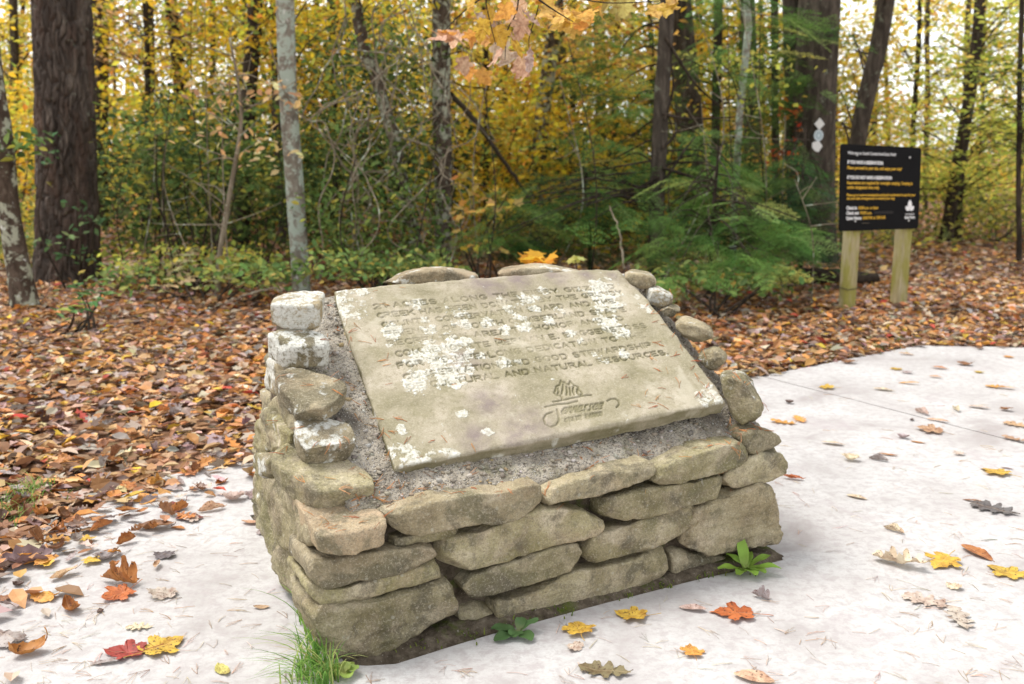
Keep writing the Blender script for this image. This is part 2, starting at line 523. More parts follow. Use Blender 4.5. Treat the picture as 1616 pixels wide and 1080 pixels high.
# ------------------------------------------------------------------ the place of the monument
YAW = R_(27.11)
MO = np.array([-0.5502, 2.7742, 0.0])
FW = 1.78
MR = np.array([[math.cos(YAW), -math.sin(YAW), 0], [math.sin(YAW), math.cos(YAW), 0], [0, 0, 1.0]])

def to_mon(P): return (np.asarray(P) - MO) @ MR
def from_mon(p): return MO + MR @ np.asarray(p, float)
SB, SX, SY = np.array([.284, .15, .531]), np.array([1.245, -.091, .064]), np.array([.034, .772, .445])
SN = np.cross(SX, SY); SN /= np.linalg.norm(SN)

def slope_pt(u, v, drop=0.0):
    """point of the sloping top (slab plane, or that far below it), in the monument's own axes"""
    return to_mon(on_plane(u, v, from_mon(SB - SN * drop), MR @ SN))

def mon_plane(pts, axis, c):
    n = np.zeros(3); n[axis] = 1.0
    p0 = np.zeros(3); p0[axis] = c
    return np.array([to_mon(on_plane(u, v, from_mon(p0), MR @ n)) for u, v in pts])

# ------------------------------------------------------------------ ground
EDGE = [(-1.62, 1.2), (-1.84, 3.30), (-1.88, 3.8), (-1.64, 4.5), (-1.3, 4.85), (1.5, 6.53), (3.23, 7.77), (4.1, 7.68), (8.5, 7.1), (9.5, 1.2)]

def sdist(P, poly):
    """signed distance to a polygon, negative inside"""
    P = np.asarray(P)[:, :2]
    A = np.array(poly); B = np.roll(A, -1, 0)
    d = np.full(len(P), 1e9); ins = np.zeros(len(P), bool)
    for a, b in zip(A, B):
        e = b - a
        t = np.clip(((P - a) @ e) / (e @ e), 0, 1)
        d = np.minimum(d, np.linalg.norm(P - a - t[:, None] * e, axis=1))
        c = ((a[1] > P[:, 1]) != (b[1] > P[:, 1]))
        with np.errstate(divide='ignore', invalid='ignore'):
            x = a[0] + (P[:, 1] - a[1]) * e[0] / (e[1] if e[1] else 1e-9)
        ins ^= c & (P[:, 0] < x)
    return np.where(ins, -d, d)

def gz(P):
    P = np.asarray(P, float)
    q = np.column_stack([P[:, 0], P[:, 1], np.zeros(len(P))])
    far = np.clip((np.hypot(P[:, 0], P[:, 1]) - 8) / 40, 0, 1)
    return -.035 + .022 * fbm(q * .9, 3, 3) + far * .5 * (fbm(q * .08, 2, 9) + .25)

def build_ground():
    s = np.linspace(-1, 1, 171)
    gx = np.sinh(s * 4.2) / np.sinh(4.2) * 450
    gy = np.sinh(s * 4.2) / np.sinh(4.2) * 450 + 6
    X, Y = np.meshgrid(gx, gy)
    P = np.column_stack([X.ravel(), Y.ravel()])
    Z = gz(P)
    inside = sdist(P, EDGE) < -.12
    Z = np.where(inside, -.09, Z)
    n = len(s)
    i = (np.arange(n - 1)[:, None] * n + np.arange(n - 1)[None]).ravel()
    o = link('ground', mesh_np('ground', np.column_stack([P, Z]), np.column_stack([i, i + 1, i + n + 1, i + n]), smooth=True), M['floor'])
    tag(o, kind='structure')

build_ground()

from mathutils.geometry import tessellate_polygon

def slab_mesh(name, loops, z1, z0):
    vl = [[Vector((x, y, 0)) for x, y in lp] for lp in loops]
    tris = tessellate_polygon(vl)
    flat = [p for lp in loops for p in lp]
    n = len(flat)
    V = [(x, y, z1) for x, y in flat] + [(x, y, z0) for x, y in flat]
    T = []
    for a, b, c in tris:
        (x0, y0), (x1, y1), (x2, y2) = flat[a], flat[b], flat[c]
        up = (x1 - x0) * (y2 - y0) - (x2 - x0) * (y1 - y0) > 0
        T.append((a, b, c) if up else (a, c, b))
    Q, k = [], 0
    for lp in loops:
        m = len(lp)
        for i in range(m):
            a, b = k + i, k + (i + 1) % m
            Q.append((a, b, b + n, a + n))
        k += m
    bm = bmesh.new()
    bv = [bm.verts.new(v) for v in V]
    for f in T + Q: bm.faces.new([bv[i] for i in f])
    bmesh.ops.recalc_face_normals(bm, faces=bm.faces)
    me = bpy.data.meshes.new(name); bm.to_mesh(me); bm.free()
    return me

HOLE_M = [(.03, -.05), (.08, -.085), (.16, -.115), (.55, -.075), (.95, -.058), (FW - .04, -.058), (FW - .02, -.02), (FW - .05, .4), (FW - .06, 1.34), (.06, 1.34), (.045, .62), (.035, .12)]
HOLE = [tuple(from_mon((x, y, 0))[:2]) for x, y in HOLE_M]

def wobble(lp, amp, step, seed):
    out = []
    for i in range(len(lp)):
        a, b = np.array(lp[i]), np.array(lp[(i + 1) % len(lp)])
        n = max(1, int(np.linalg.norm(b - a) / step))
        for k in range(n):
            p = a + (b - a) * k / n
            q = np.array([[p[0] * 3, p[1] * 3, seed]])
            out.append((p[0] + amp * vnoise(q, 1)[0], p[1] + amp * vnoise(q, 2)[0]))
    return out

j0, j1 = np.array([1.70, 6.655]), np.array([2.69, 5.04])
jd = (j1 - j0) / np.linalg.norm(j1 - j0)
jn = np.array([-jd[1], jd[0]]) * .0075
jend = j0 + jd * 6.1
panelA = EDGE[:5] + [(1.5, 6.53), tuple(j0 - jn * 0 + [-.004, -.003]), tuple(jend - jn)]
jc = j0 + jn * 2
panelB = [tuple(jend + jn), tuple(jc), (3.23, 7.77), (4.1, 7.68), (8.5, 7.1), (9.5, 1.2)]
# joint runs out of sight to the near right; both panels end behind the camera
panelA = [(-1.62, -2.5)] + panelA[1:] + [(float(jend[0]), -2.5)]
panelB = [(float(jend[0]) + .01, -2.5)] + panelB[:5] + [(9.5, -2.5)]
pa = link('pavement', slab_mesh('pavement', [wobble(panelA, .006, .12, 1.0), wobble(HOLE, .012, .04, 2.0)], 0.0, -.1), M['concrete'])
tag(pa, kind='structure')
pb = link('pavement', slab_mesh('pavement', [panelB], -.002, -.1), M['concrete'])
tag(pb, kind='structure')
jl = link('joint', slab_mesh('joint', [[tuple(j0 - jn * 3), tuple(jend - jn * 3), tuple(jend + jn * 3), tuple(j0 + jn * 3)]], -.012, -.06), M['soil'], pa)

def build_soil():
    nx, ny = 130, 110
    X, Y = np.meshgrid(np.linspace(-.14, FW + .14, nx), np.linspace(-.26, 1.5, ny))
    P = np.column_stack([X.ravel(), Y.ravel(), np.zeros(X.size)])
    dx = np.maximum(np.maximum(.11 - P[:, 0], P[:, 0] - FW + .05), np.maximum(-P[:, 1], P[:, 1] - 1.3))
    z = .016 - np.clip(dx, 0, 1) * .5 + .012 * fbm(P * 14, 4, 5) + .004 * fbm(P * 60, 3, 6)
    P[:, 2] = z
    W = np.array([from_mon(p) for p in P])
    i = (np.arange(ny - 1)[:, None] * nx + np.arange(nx - 1)[None]).ravel()
    o = link('soil', mesh_np('soil', W, np.column_stack([i, i + 1, i + nx + 1, i + nx]), smooth=True), M['soil'])
    tag(o, kind='structure')
build_soil()

# ------------------------------------------------------------------ the stone monument
MON = empty('stone_monument', MO, 'low mortared sandstone monument carrying a sloping engraved slab', 'monument')
MON.rotation_euler = (0, 0, YAW)
RAW = []          # stones waiting to be worn round

def chaikin(p, n=1):
    p = np.asarray(p, float)
    for _ in range(n):
        q = np.roll(p, -1, 0)
        p = np.stack([p * .8 + q * .2, p * .2 + q * .8], 1).reshape(-1, p.shape[1])
    return p

def prism(rings):
    """closed solid through a list of equal-length rings"""
    bm = bmesh.new()
    vs = [[bm.verts.new(p) for p in r] for r in rings]
    n = len(rings[0])
    for a, b in zip(vs, vs[1:]):
        for i in range(n):
            bm.faces.new((a[i], a[(i + 1) % n], b[(i + 1) % n], b[i]))
    bm.faces.new(vs[0]); bm.faces.new(list(reversed(vs[-1])))
    bmesh.ops.recalc_face_normals(bm, faces=bm.faces)
    me = bpy.data.meshes.new('stone'); bm.to_mesh(me); bm.free()
    return me

def raw_stone(rings, color, seed, voxel=.008, soft=1, amp=.008, label=None, name='stone', mat='stone'):
    o = link(name, prism(rings), M[mat], MON)
    o.color = (*color, 1)
    m = o.modifiers.new('r', 'REMESH'); m.mode = 'VOXEL'; m.voxel_size = voxel
    if soft:
        s = o.modifiers.new('s', 'SMOOTH'); s.factor = .5; s.iterations = soft
    if label: o['label'] = label
    RAW.append((o, seed, amp))
    return o

def grow(p, d):
    c = p.mean(0)
    v = p - c
    return c + v * (1 + d / (np.linalg.norm(v, axis=1)[:, None] + 1e-6))

def front(pts, color=(.25, .4, .2), D=.26, c=0.0, seed=0, **kw):
    """stone of the front wall: its outline on the wall's face, running back into the mortar"""
    p = grow(chaikin(mon_plane(pts, 1, c)), .006)
    back = p.copy(); back[:, 1] += D
    ins = grow(p, -.005); ins[:, 1] -= .005
    return raw_stone([back, p, ins], color, seed, **kw)

def side(pts, color=(.2, .45, .1), D=.25, c=0.0, seed=0, **kw):
    p = grow(chaikin(mon_plane(pts, 0, c)), .008)
    back = p.copy(); back[:, 0] += D
    ins = grow(p, -.015); ins[:, 0] -= .014
    return raw_stone([back, p, ins], color, seed, **kw)

def top(pts, z, th, color=(.5, .3, .1), seed=0, tilt=14, **kw):
    """flat-lying stone: outline of its upper face (front edge at height z, tilted with the slope), and its thickness"""
    q = max(pts, key=lambda p: p[1])
    p0 = mon_plane([q], 2, z)[0]
    n = np.array([0, -math.sin(R_(tilt)), math.cos(R_(tilt))])
    p = np.array([to_mon(on_plane(u, v, from_mon(p0), MR @ n)) for u, v in pts])
    p = grow(p, .012)
    q2 = np.roll(p, -1, 0)
    p = np.stack([p * .88 + q2 * .12, p * .12 + q2 * .88], 1).reshape(-1, 3)
    low = grow(p, -.004) - n * th
    ins = grow(p, -.006) + n * .004
    kw['amp'] = .005
    return raw_stone([low, p, ins], color, seed, soft=1, voxel=.0065, **kw)

def boulder(pts, anchor, d=.16, drop=.03, color=(.5, .3, .1), seed=0, A=None, **kw):
    """rounded stone whose middle section stands upright through a point of the slope"""
    A = slope_pt(*anchor, drop) if A is None else np.array(A)
    dirw = from_mon(A) - EYE; dirw[2] = 0; dirw /= np.linalg.norm(dirw)
    p = np.array([to_mon(on_plane(u, v, from_mon(A), dirw)) for u, v in pts])
    p = grow(chaikin(p), .006)
    dl = MR.T @ dirw
    c = p.mean(0)
    r = lambda k, t: c + (p - c) * k + dl * t
    return raw_stone([r(.8, d * .6), r(.97, d * .4), r(1, 0), r(.97, -d * .3), r(.82, -d * .42)], color, seed, **kw)

Z6, Z8, Z4, ZR, ZM, ZS = (400, 680, 2.7), (700, 680, 2.7), (395, 430, 3.086), (960, 410, 2.92), (395, 660, 2.5727), (500, 400, 2.3765)

# core of mortar: wall heart, sloping bed, back
heart = [(.06, -.05), (.055, .36), (.085, .40), (.15, .44), (.93, .89), (1.16, .88), (1.24, -.05)]
raw_stone([[(.07 + .11 * max(z, 0), y, z) for y, z in heart], [(FW - .09, y, z + .02) for y, z in heart]], (0, 0, 0), 2, voxel=.034, soft=1, amp=.014, name='earth_core', mat='soil')
bed = [(.06, .37), (.045, .42), (.07, .452), (.13, .485), (.93, .945), (1.16, .93), (1.16, .86), (.93, .86)]
core = raw_stone([[(.045 + .11 * max(z, 0), y, z) for y, z in bed], [(FW * .5, y, z + .012) for y, z in bed], [(FW - .06, y, z + .03) for y, z in bed]],
                 (0, 0, 0), 3, voxel=.016, soft=2, amp=.012, name='mortar', mat='mortar')

# front wall, bottom course
front(unz([(247, 758), (440, 748), (640, 705), (832, 642), (862, 700), (860, 800), (700, 892), (560, 962), (430, 998), (340, 985), (300, 925), (262, 830)], Z6), (.08, .55, .15), c=-.03, seed=1, D=.3, amp=.014)
front(unz([(880, 760), (1000, 745), (1015, 800), (960, 838), (885, 850)], Z6), (.1, .6, 0), c=.018, seed=2)
front(unz([(208, 738), (400, 692), (520, 612), (740, 572), (950, 502), (966, 560), (960, 640), (820, 692), (640, 745), (520, 778), (370, 796), (222, 806)], Z8), (.1, .5, .2), seed=3, c=-.005)
front(unz([(980, 490), (1100, 545), (1235, 545), (1240, 575), (1000, 640), (975, 600)], Z8), (.25, .2, 0), c=.012, seed=4)
front(unz([(1000, 470), (1110, 312), (1250, 272), (1395, 228), (1440, 290), (1436, 370), (1450, 425), (1432, 492), (1340, 512), (1250, 502), (1150, 535), (1090, 525)], Z8), (.14, .35, .35), c=-.02, seed=5, amp=.02)
# second course
front(unz([(243, 655), (330, 682), (500, 642), (700, 582), (790, 562), (802, 620), (742, 668), (600, 692), (400, 752), (290, 762), (248, 722)], Z6), (.15, .8, .0), c=-.012, seed=6)
front(unz([(248, 555), (330, 558), (520, 522), (760, 488), (800, 508), (797, 552), (640, 602), (470, 642), (300, 672), (260, 642)], Z6), (.2, .25, .3), c=-.02, seed=7)
front(unz([(72, 640), (230, 590), (400, 522), (580, 478), (599, 512), (592, 562), (540, 602), (380, 652), (200, 702), (128, 718), (88, 682)], Z8), (.1, .5, .1), seed=8, c=-.012)
front(unz([(602, 490), (640, 452), (760, 412), (960, 352), (1060, 320), (1100, 333), (1107, 370), (1060, 422), (900, 492), (720, 548), (640, 562), (604, 535)], Z8), (.1, .6, .15), c=-.014, seed=9)
# third course
front(unz([(-8, 462), (120, 442), (330, 372), (450, 332), (600, 340), (640, 370), (682, 390), (682, 425), (640, 452), (500, 482), (370, 522), (230, 572), (100, 594), (-4, 578)], Z8), (.1, .65, .1), c=-.012, seed=10)
front(unz([(588, 462), (700, 440), (870, 405), (912, 408), (907, 432), (800, 458), (680, 494), (594, 498)], Z6), (.2, .6, .0), c=.008, seed=11)
front(unz([(676, 290), (740, 280), (900, 250), (1100, 210), (1187, 193), (1197, 225), (1187, 287), (1130, 302), (1000, 332), (870, 372), (720, 396), (680, 372)], Z8), (.15, .55, .05), c=-.018, seed=12)
# top course, right under the mortar bed
front(unz([(-247, 350), (-160, 335), (30, 290), (250, 262), (400, 222), (420, 250), (422, 312), (380, 367), (210, 407), (150, 395), (0, 424), (-80, 444), (-180, 437), (-243, 395)], Z8), (.12, .3, .3), c=-.022, seed=13, D=.2)
front(unz([(428, 268), (520, 222), (740, 168), (890, 128), (907, 150), (892, 202), (760, 248), (600, 294), (480, 328), (432, 312)], Z8), (.14, .3, .15), c=-.018, seed=14, D=.2)
front(unz([(908, 168), (1020, 112), (1180, 66), (1280, 54), (1302, 80), (1302, 132), (1230, 168), (1100, 204), (960, 234), (908, 222)], Z8), (.12, .7, .0), c=-.03, seed=15, D=.2)
# left corner
top(unz([(172, 298), (330, 296), (490, 318), (528, 390), (540, 430), (420, 462), (285, 475), (248, 415)], ZM), .412, .072, (.12, .2, .9), seed=16, tilt=9, amp=.010)
top(unz([(95, 165), (132, 108), (210, 98), (340, 140), (440, 200), (482, 240), (490, 272), (285, 298), (235, 275), (150, 215)], ZM), .497, .078, (.22, .6, .0), seed=17, tilt=17, amp=.010)
# left cheek, stones stepping up beside the slab
top(unz([(215, 682), (262, 690), (330, 700), (480, 745), (515, 785), (512, 835), (400, 842), (285, 862), (243, 800)], Z4), .60, .068, (.74, .3, .1), seed=18, tilt=24, amp=.008)
top(unz([(132, 500), (200, 468), (320, 490), (440, 525), (458, 560), (420, 610), (340, 662), (240, 655), (222, 615), (160, 560)], Z4), .705, .066, (.5, .15, .25), seed=19, tilt=24, amp=.009)
top(unz([(95, 300), (150, 287), (260, 285), (360, 312), (375, 350), (330, 356), (240, 362), (160, 348)], Z4), .865, .085, (.84, .35, .0), seed=20, tilt=16, amp=.007)
top(unz([(112, 152), (135, 125), (200, 98), (355, 95), (335, 135), (325, 165), (230, 168), (150, 162)], Z4), .985, .085, (.86, .2, .2), seed=21, tilt=14, amp=.007)
# left flank
side(unz([(98, 520), (240, 520), (262, 640), (262, 700), (225, 735), (190, 722), (140, 692), (104, 622)], ZM), (.1, .6, .2), c=-.01, seed=22, amp=.012)
side(unz([(72, 262), (150, 258), (235, 395), (250, 520), (190, 540), (112, 510), (92, 400)], ZM), (.12, .55, .1), c=-.02, seed=23, amp=.012)
side(unz([(190, 432), (240, 420), (256, 520), (205, 510)], ZM), (.1, .3, .1), c=-.028, seed=24, D=.2)
side(unz([(88, 420), (130, 412), (165, 450), (150, 570), (118, 598), (86, 560)], Z4), (.9, .2, .4), c=0.055, seed=25, D=.07)
side(unz([(75, 385), (120, 380), (215, 435), (200, 480), (140, 480), (86, 470)], Z4), (.1, .5, .0), c=0.085, seed=26, D=.07)
side(unz([(112, 620), (150, 595), (222, 640), (245, 812), (170, 808), (128, 720)], Z4), (.2, .5, .0), c=0.02, seed=27, D=.07)
side(unz([(38, 720), (90, 655), (140, 740), (205, 820), (95, 885), (22, 880)], Z4), (.25, .9, .0), c=-0.01, seed=28, D=.07, amp=.012)
side(unz([(18, 880), (92, 880), (110, 960), (60, 1005), (22, 940)], Z4), (.55, .8, .0), c=-0.03, seed=29, D=.07)
# behind the lower left: the flank further back
raw_stone([[(.03, .45, -.03), (.04, 1.2, -.03), (.07, 1.2, .45), (.05, .5, .3)], [(.2, .45, -.03), (.2, 1.2, -.03), (.2, 1.2, .47), (.2, .5, .32)]], (.2, .7, 0), 30, amp=.02, voxel=.014, soft=4)
# right cheek
boulder(unz([(70, 64), (110, 54), (190, 70), (215, 95), (210, 120), (150, 126), (100, 108)], ZR), (1000, 440), .2, .02, (.6, .2, .4), seed=31)
boulder(unz([(158, 142), (210, 128), (290, 158), (297, 190), (240, 212), (195, 190)], ZR), (1040, 468), .18, .03, (.8, .2, .1), seed=32)
boulder(unz([(238, 225), (270, 205), (335, 232), (312, 255), (250, 252)], ZR), (1055, 488), .16, .04, (.6, .2, .1), seed=33)
boulder(unz([(300, 300), (340, 268), (460, 308), (489, 345), (440, 367), (370, 372)], ZR), (1088, 522), .18, .03, (.36, .25, .2), seed=34)
boulder(unz([(415, 430), (500, 408), (547, 450), (532, 490), (480, 502), (430, 470)], ZR), (1122, 562), .16, .03, (.5, .4, .2), seed=35)
boulder(unz([(515, 540), (570, 515), (640, 560), (702, 670), (682, 712), (622, 757), (570, 690), (530, 600)], ZR), (1170, 625), .2, .02, (.35, .6, .1), seed=36, amp=.012)
front(unz([(1270, 25), (1300, 5), (1380, 0), (1453, 32), (1442, 62), (1370, 87), (1310, 97), (1290, 70)], Z8), (.25, .4, .0), c=.02, seed=37, D=.24)
front(unz([(1190, 188), (1300, 125), (1440, 88), (1464, 110), (1460, 170), (1420, 212), (1330, 232), (1230, 252), (1195, 242)], Z8), (.2, .45, .1), c=-.002, seed=38, amp=.014)
# right flank, round the corner
for i, (y0, y1, z0, z1, xo) in enumerate([(.30, .75, -.03, .26, .0), (.72, 1.2, -.03, .3, -.02), (.32, .8, .26, .42, -.03), (.8, 1.22, .30, .52, -.04), (.35, .85, .43, .56, -.06), (.86, 1.22, .53, .7, -.06), (.62, 1.2, .7, .84, -.12)]):
    raw_stone([[(FW + xo - .22, y0, z0), (FW + xo - .22, y1, z0), (FW + xo - .22, y1 - .02, z1), (FW + xo - .22, y0 + .02, z1 - .01)],
               [(FW + xo, y0, z0), (FW + xo, y1, z0), (FW + xo - .01, y1 - .02, z1), (FW + xo - .02, y0 + .02, z1 - .01)]], (.3, .4, .1), 40 + i, amp=.018, voxel=.015, soft=4)
# stones behind the head of the slab
ZB = (560, 410, 4.91)
boulder(unz([(235, 172), (350, 106), (500, 78), (700, 66), (850, 86), (975, 128), (900, 165), (200, 190)], ZB), (680, 452), .16, 0, (.6, .1, .7), seed=50, amp=.006, A=(.73, 1.09, .96))
boulder([(782, 434), (795, 424), (850, 419), (908, 426), (922, 436), (850, 442)], (850, 442), .16, 0, (.5, .1, .5), seed=51, amp=.005, A=(1.1, 1.06, 1.0))
# back wall
for i, (x0, x1, z0, z1) in enumerate([(.06, .7, -.03, .3), (.7, 1.3, -.03, .26), (1.3, 1.76, -.03, .34), (.1, .5, .3, .55), (.5, 1.2, .27, .5), (1.2, 1.74, .35, .6), (.24, .8, .56, .88), (.8, 1.7, .6, .9)]):
    raw_stone([[(x0, 1.12, z0), (x1, 1.12, z0), (x1 - .02, 1.12, z1), (x0 + .02, 1.12, z1)], [(x0, 1.31, z0), (x1, 1.31, z0), (x1 - .02, 1.30, z1), (x0 + .02, 1.30, z1)]], (.3, .4, .1), 60 + i, amp=.02, voxel=.02, soft=3)

def wear_stones():
    bpy.context.view_layer.update()
    dg = bpy.context.evaluated_depsgraph_get()
    for o, seed, amp in RAW:
        me = bpy.data.meshes.new_from_object(o.evaluated_get(dg))
        n = len(me.vertices)
        co = np.empty(n * 3, np.float32); me.vertices.foreach_get('co', co); co = co.reshape(-1, 3).astype(float)
        no = np.empty(n * 3, np.float32); me.vertex_normals.foreach_get('vector', no); no = no.reshape(-1, 3)
        q = co + seed * 3.7
        if not o.name.startswith(('mortar', 'earth')):          # broken faces: flat facets where corners have split away
            rgf = np.random.default_rng(seed + 500)
            ctr = (co.max(0) + co.min(0)) / 2
            for _ in range(6 if amp == .005 else 14):
                fn = rgf.normal(0, 1, 3); fn /= np.linalg.norm(fn)
                s = (co - ctr) @ fn
                lim = s.max() - min(rgf.uniform(.01, .13) * (s.max() - s.min()), rgf.uniform(.004, .022))
                over = np.clip(s - lim, 0, None)
                co = co - over[:, None] * .93 * fn
        d = amp * 1.2 * fbm(q * 8, 3, seed) + amp * .6 * fbm(q * [9, 9, 46], 3, seed + 1) + amp * .42 * fbm(q * 50, 3, seed + 2)
        ch = fbm(q * 16, 2, seed + 5)
        d -= amp * 1.6 * np.clip(ch - .2, 0, 1)          # chips
        if o.name.startswith('mortar'):
            d = .012 * fbm(q * 12, 3, 3) + .010 * fbm(q * 45, 3, 4)
        co = co + no * d[:, None]
        me.vertices.foreach_set('co', co.astype(np.float32).ravel())
        me.polygons.foreach_set('use_smooth', np.ones(len(me.polygons), bool))
        me.update()
        old = o.data
        o.modifiers.clear()
        if not me.materials: me.materials.append(old.materials[0])
        me.name = o.name.split('.')[0]
        o.data = me
        bpy.data.meshes.remove(old)
wear_stones()

# ------------------------------------------------------------------ the engraved slab
def arc(cx, cy, rx, ry, a0, a1, n=9):
    return [(cx + rx * math.cos(R_(a)), cy + ry * math.sin(R_(a))) for a in np.linspace(a0, a1, n)]
FONT = {   # strokes on a field 4 wide, 6 tall
    'A': [[(0, 0), (2, 6), (4, 0)], [(.8, 2), (3.2, 2)]],
    'B': [[(0, 0), (0, 6), (2.4, 6)] + arc(2.4, 4.6, 1.3, 1.4, 90, -90)[1:] + [(0, 3.2)], [(0, 0), (2.4, 0)] + arc(2.4, 1.6, 1.6, 1.6, -90, 90)[1:]],
    'C': [arc(2.1, 3, 2.1, 3, 50, 310, 13)], 'D': [[(0, 0), (0, 6), (1.6, 6)] + arc(1.6, 3, 2.3, 3, 90, -90)[1:] + [(0, 0)]],
    'E': [[(3.5, 0), (0, 0), (0, 6), (3.5, 6)], [(0, 3), (2.8, 3)]], 'F': [[(0, 0), (0, 6), (3.5, 6)], [(0, 3), (2.8, 3)]],
    'G': [arc(2.1, 3, 2.1, 3, 50, 320, 13) + [(4, 2.6), (2.4, 2.6)]], 'H': [[(0, 0), (0, 6)], [(4, 0), (4, 6)], [(0, 3), (4, 3)]],
    'I': [[(0, 0), (0, 6)]], 'J': [[(3, 6), (3, 1.6)] + arc(1.5, 1.6, 1.5, 1.6, 0, -180)], 'K': [[(0, 0), (0, 6)], [(3.8, 6), (0, 2.4)], [(1.3, 3.6), (4, 0)]],
    'L': [[(0, 6), (0, 0), (3.3, 0)]], 'M': [[(0, 0), (.3, 6), (2.3, 1), (4.3, 6), (4.6, 0)]], 'N': [[(0, 0), (0, 6), (4, 0), (4, 6)]],
    'O': [arc(2.15, 3, 2.15, 3, 0, 360, 17)], 'P': [[(0, 0), (0, 6), (2.2, 6)] + arc(2.2, 4.4, 1.6, 1.6, 90, -90)[1:] + [(0, 2.8)]],
    'R': [[(0, 0), (0, 6), (2.2, 6)] + arc(2.2, 4.5, 1.5, 1.5, 90, -90)[1:] + [(0, 3)], [(1.8, 3), (3.9, 0)]],
    'S': [arc(2, 4.45, 1.75, 1.55, 40, 260, 9) + arc(2, 1.5, 1.85, 1.5, 80, -150, 9)], 'T': [[(0, 6), (4, 6)], [(2, 6), (2, 0)]],
    'U': [[(0, 6), (0, 2)] + arc(2, 2, 2, 2, 180, 360, 8) + [(4, 6)]], 'V': [[(0, 6), (2, 0), (4, 6)]], 'W': [[(0, 6), (1.3, 0), (2.5, 5), (3.7, 0), (5, 6)]],
    'Y': [[(0, 6), (2, 3), (4, 6)], [(2, 3), (2, 0)]], 'Z': [[(0, 6), (4, 6), (0, 0), (4, 0)]],
    '1': [[(.2, 5), (1.2, 6), (1.2, 0)]], '2': [arc(2, 4.3, 1.8, 1.7, 160, -30, 8) + [(0, 0), (3.8, 0)]], '.': [[(0, 0), (.25, .25)]], '-': [[(.3, 2.8), (2.3, 2.8)]],
}
LINES = [('21 ACRES ALONG THE FIERY GIZZARD', (218, 206), (1122, 128)), ('CREEK HAS BEEN DONATED BY THE GRUNDY', (232, 241), (1150, 152)),
         ('COUNTY CONSERVATION BOARD AND THE', (250, 276), (1120, 184)), ('FRIENDS OF SOUTH CUMBERLAND STATE', (264, 311), (1160, 217)),
         ('RECREATION AREA TO HONOR AND TO', (272, 347), (1152, 250)), ('COMMEMORATE HERMAN E. BAGGENSTOSS', (300, 386), (1238, 279)),
         ('FOR HIS LIFE-LONG DEDICATION TO THE', (308, 430), (1232, 314)), ('CONSERVATION AND GOOD STEWARDSHIP', (330, 474), (1258, 350)),
         ('OF CULTURAL AND NATURAL RESOURCES.', (345, 513), (1318, 378))]

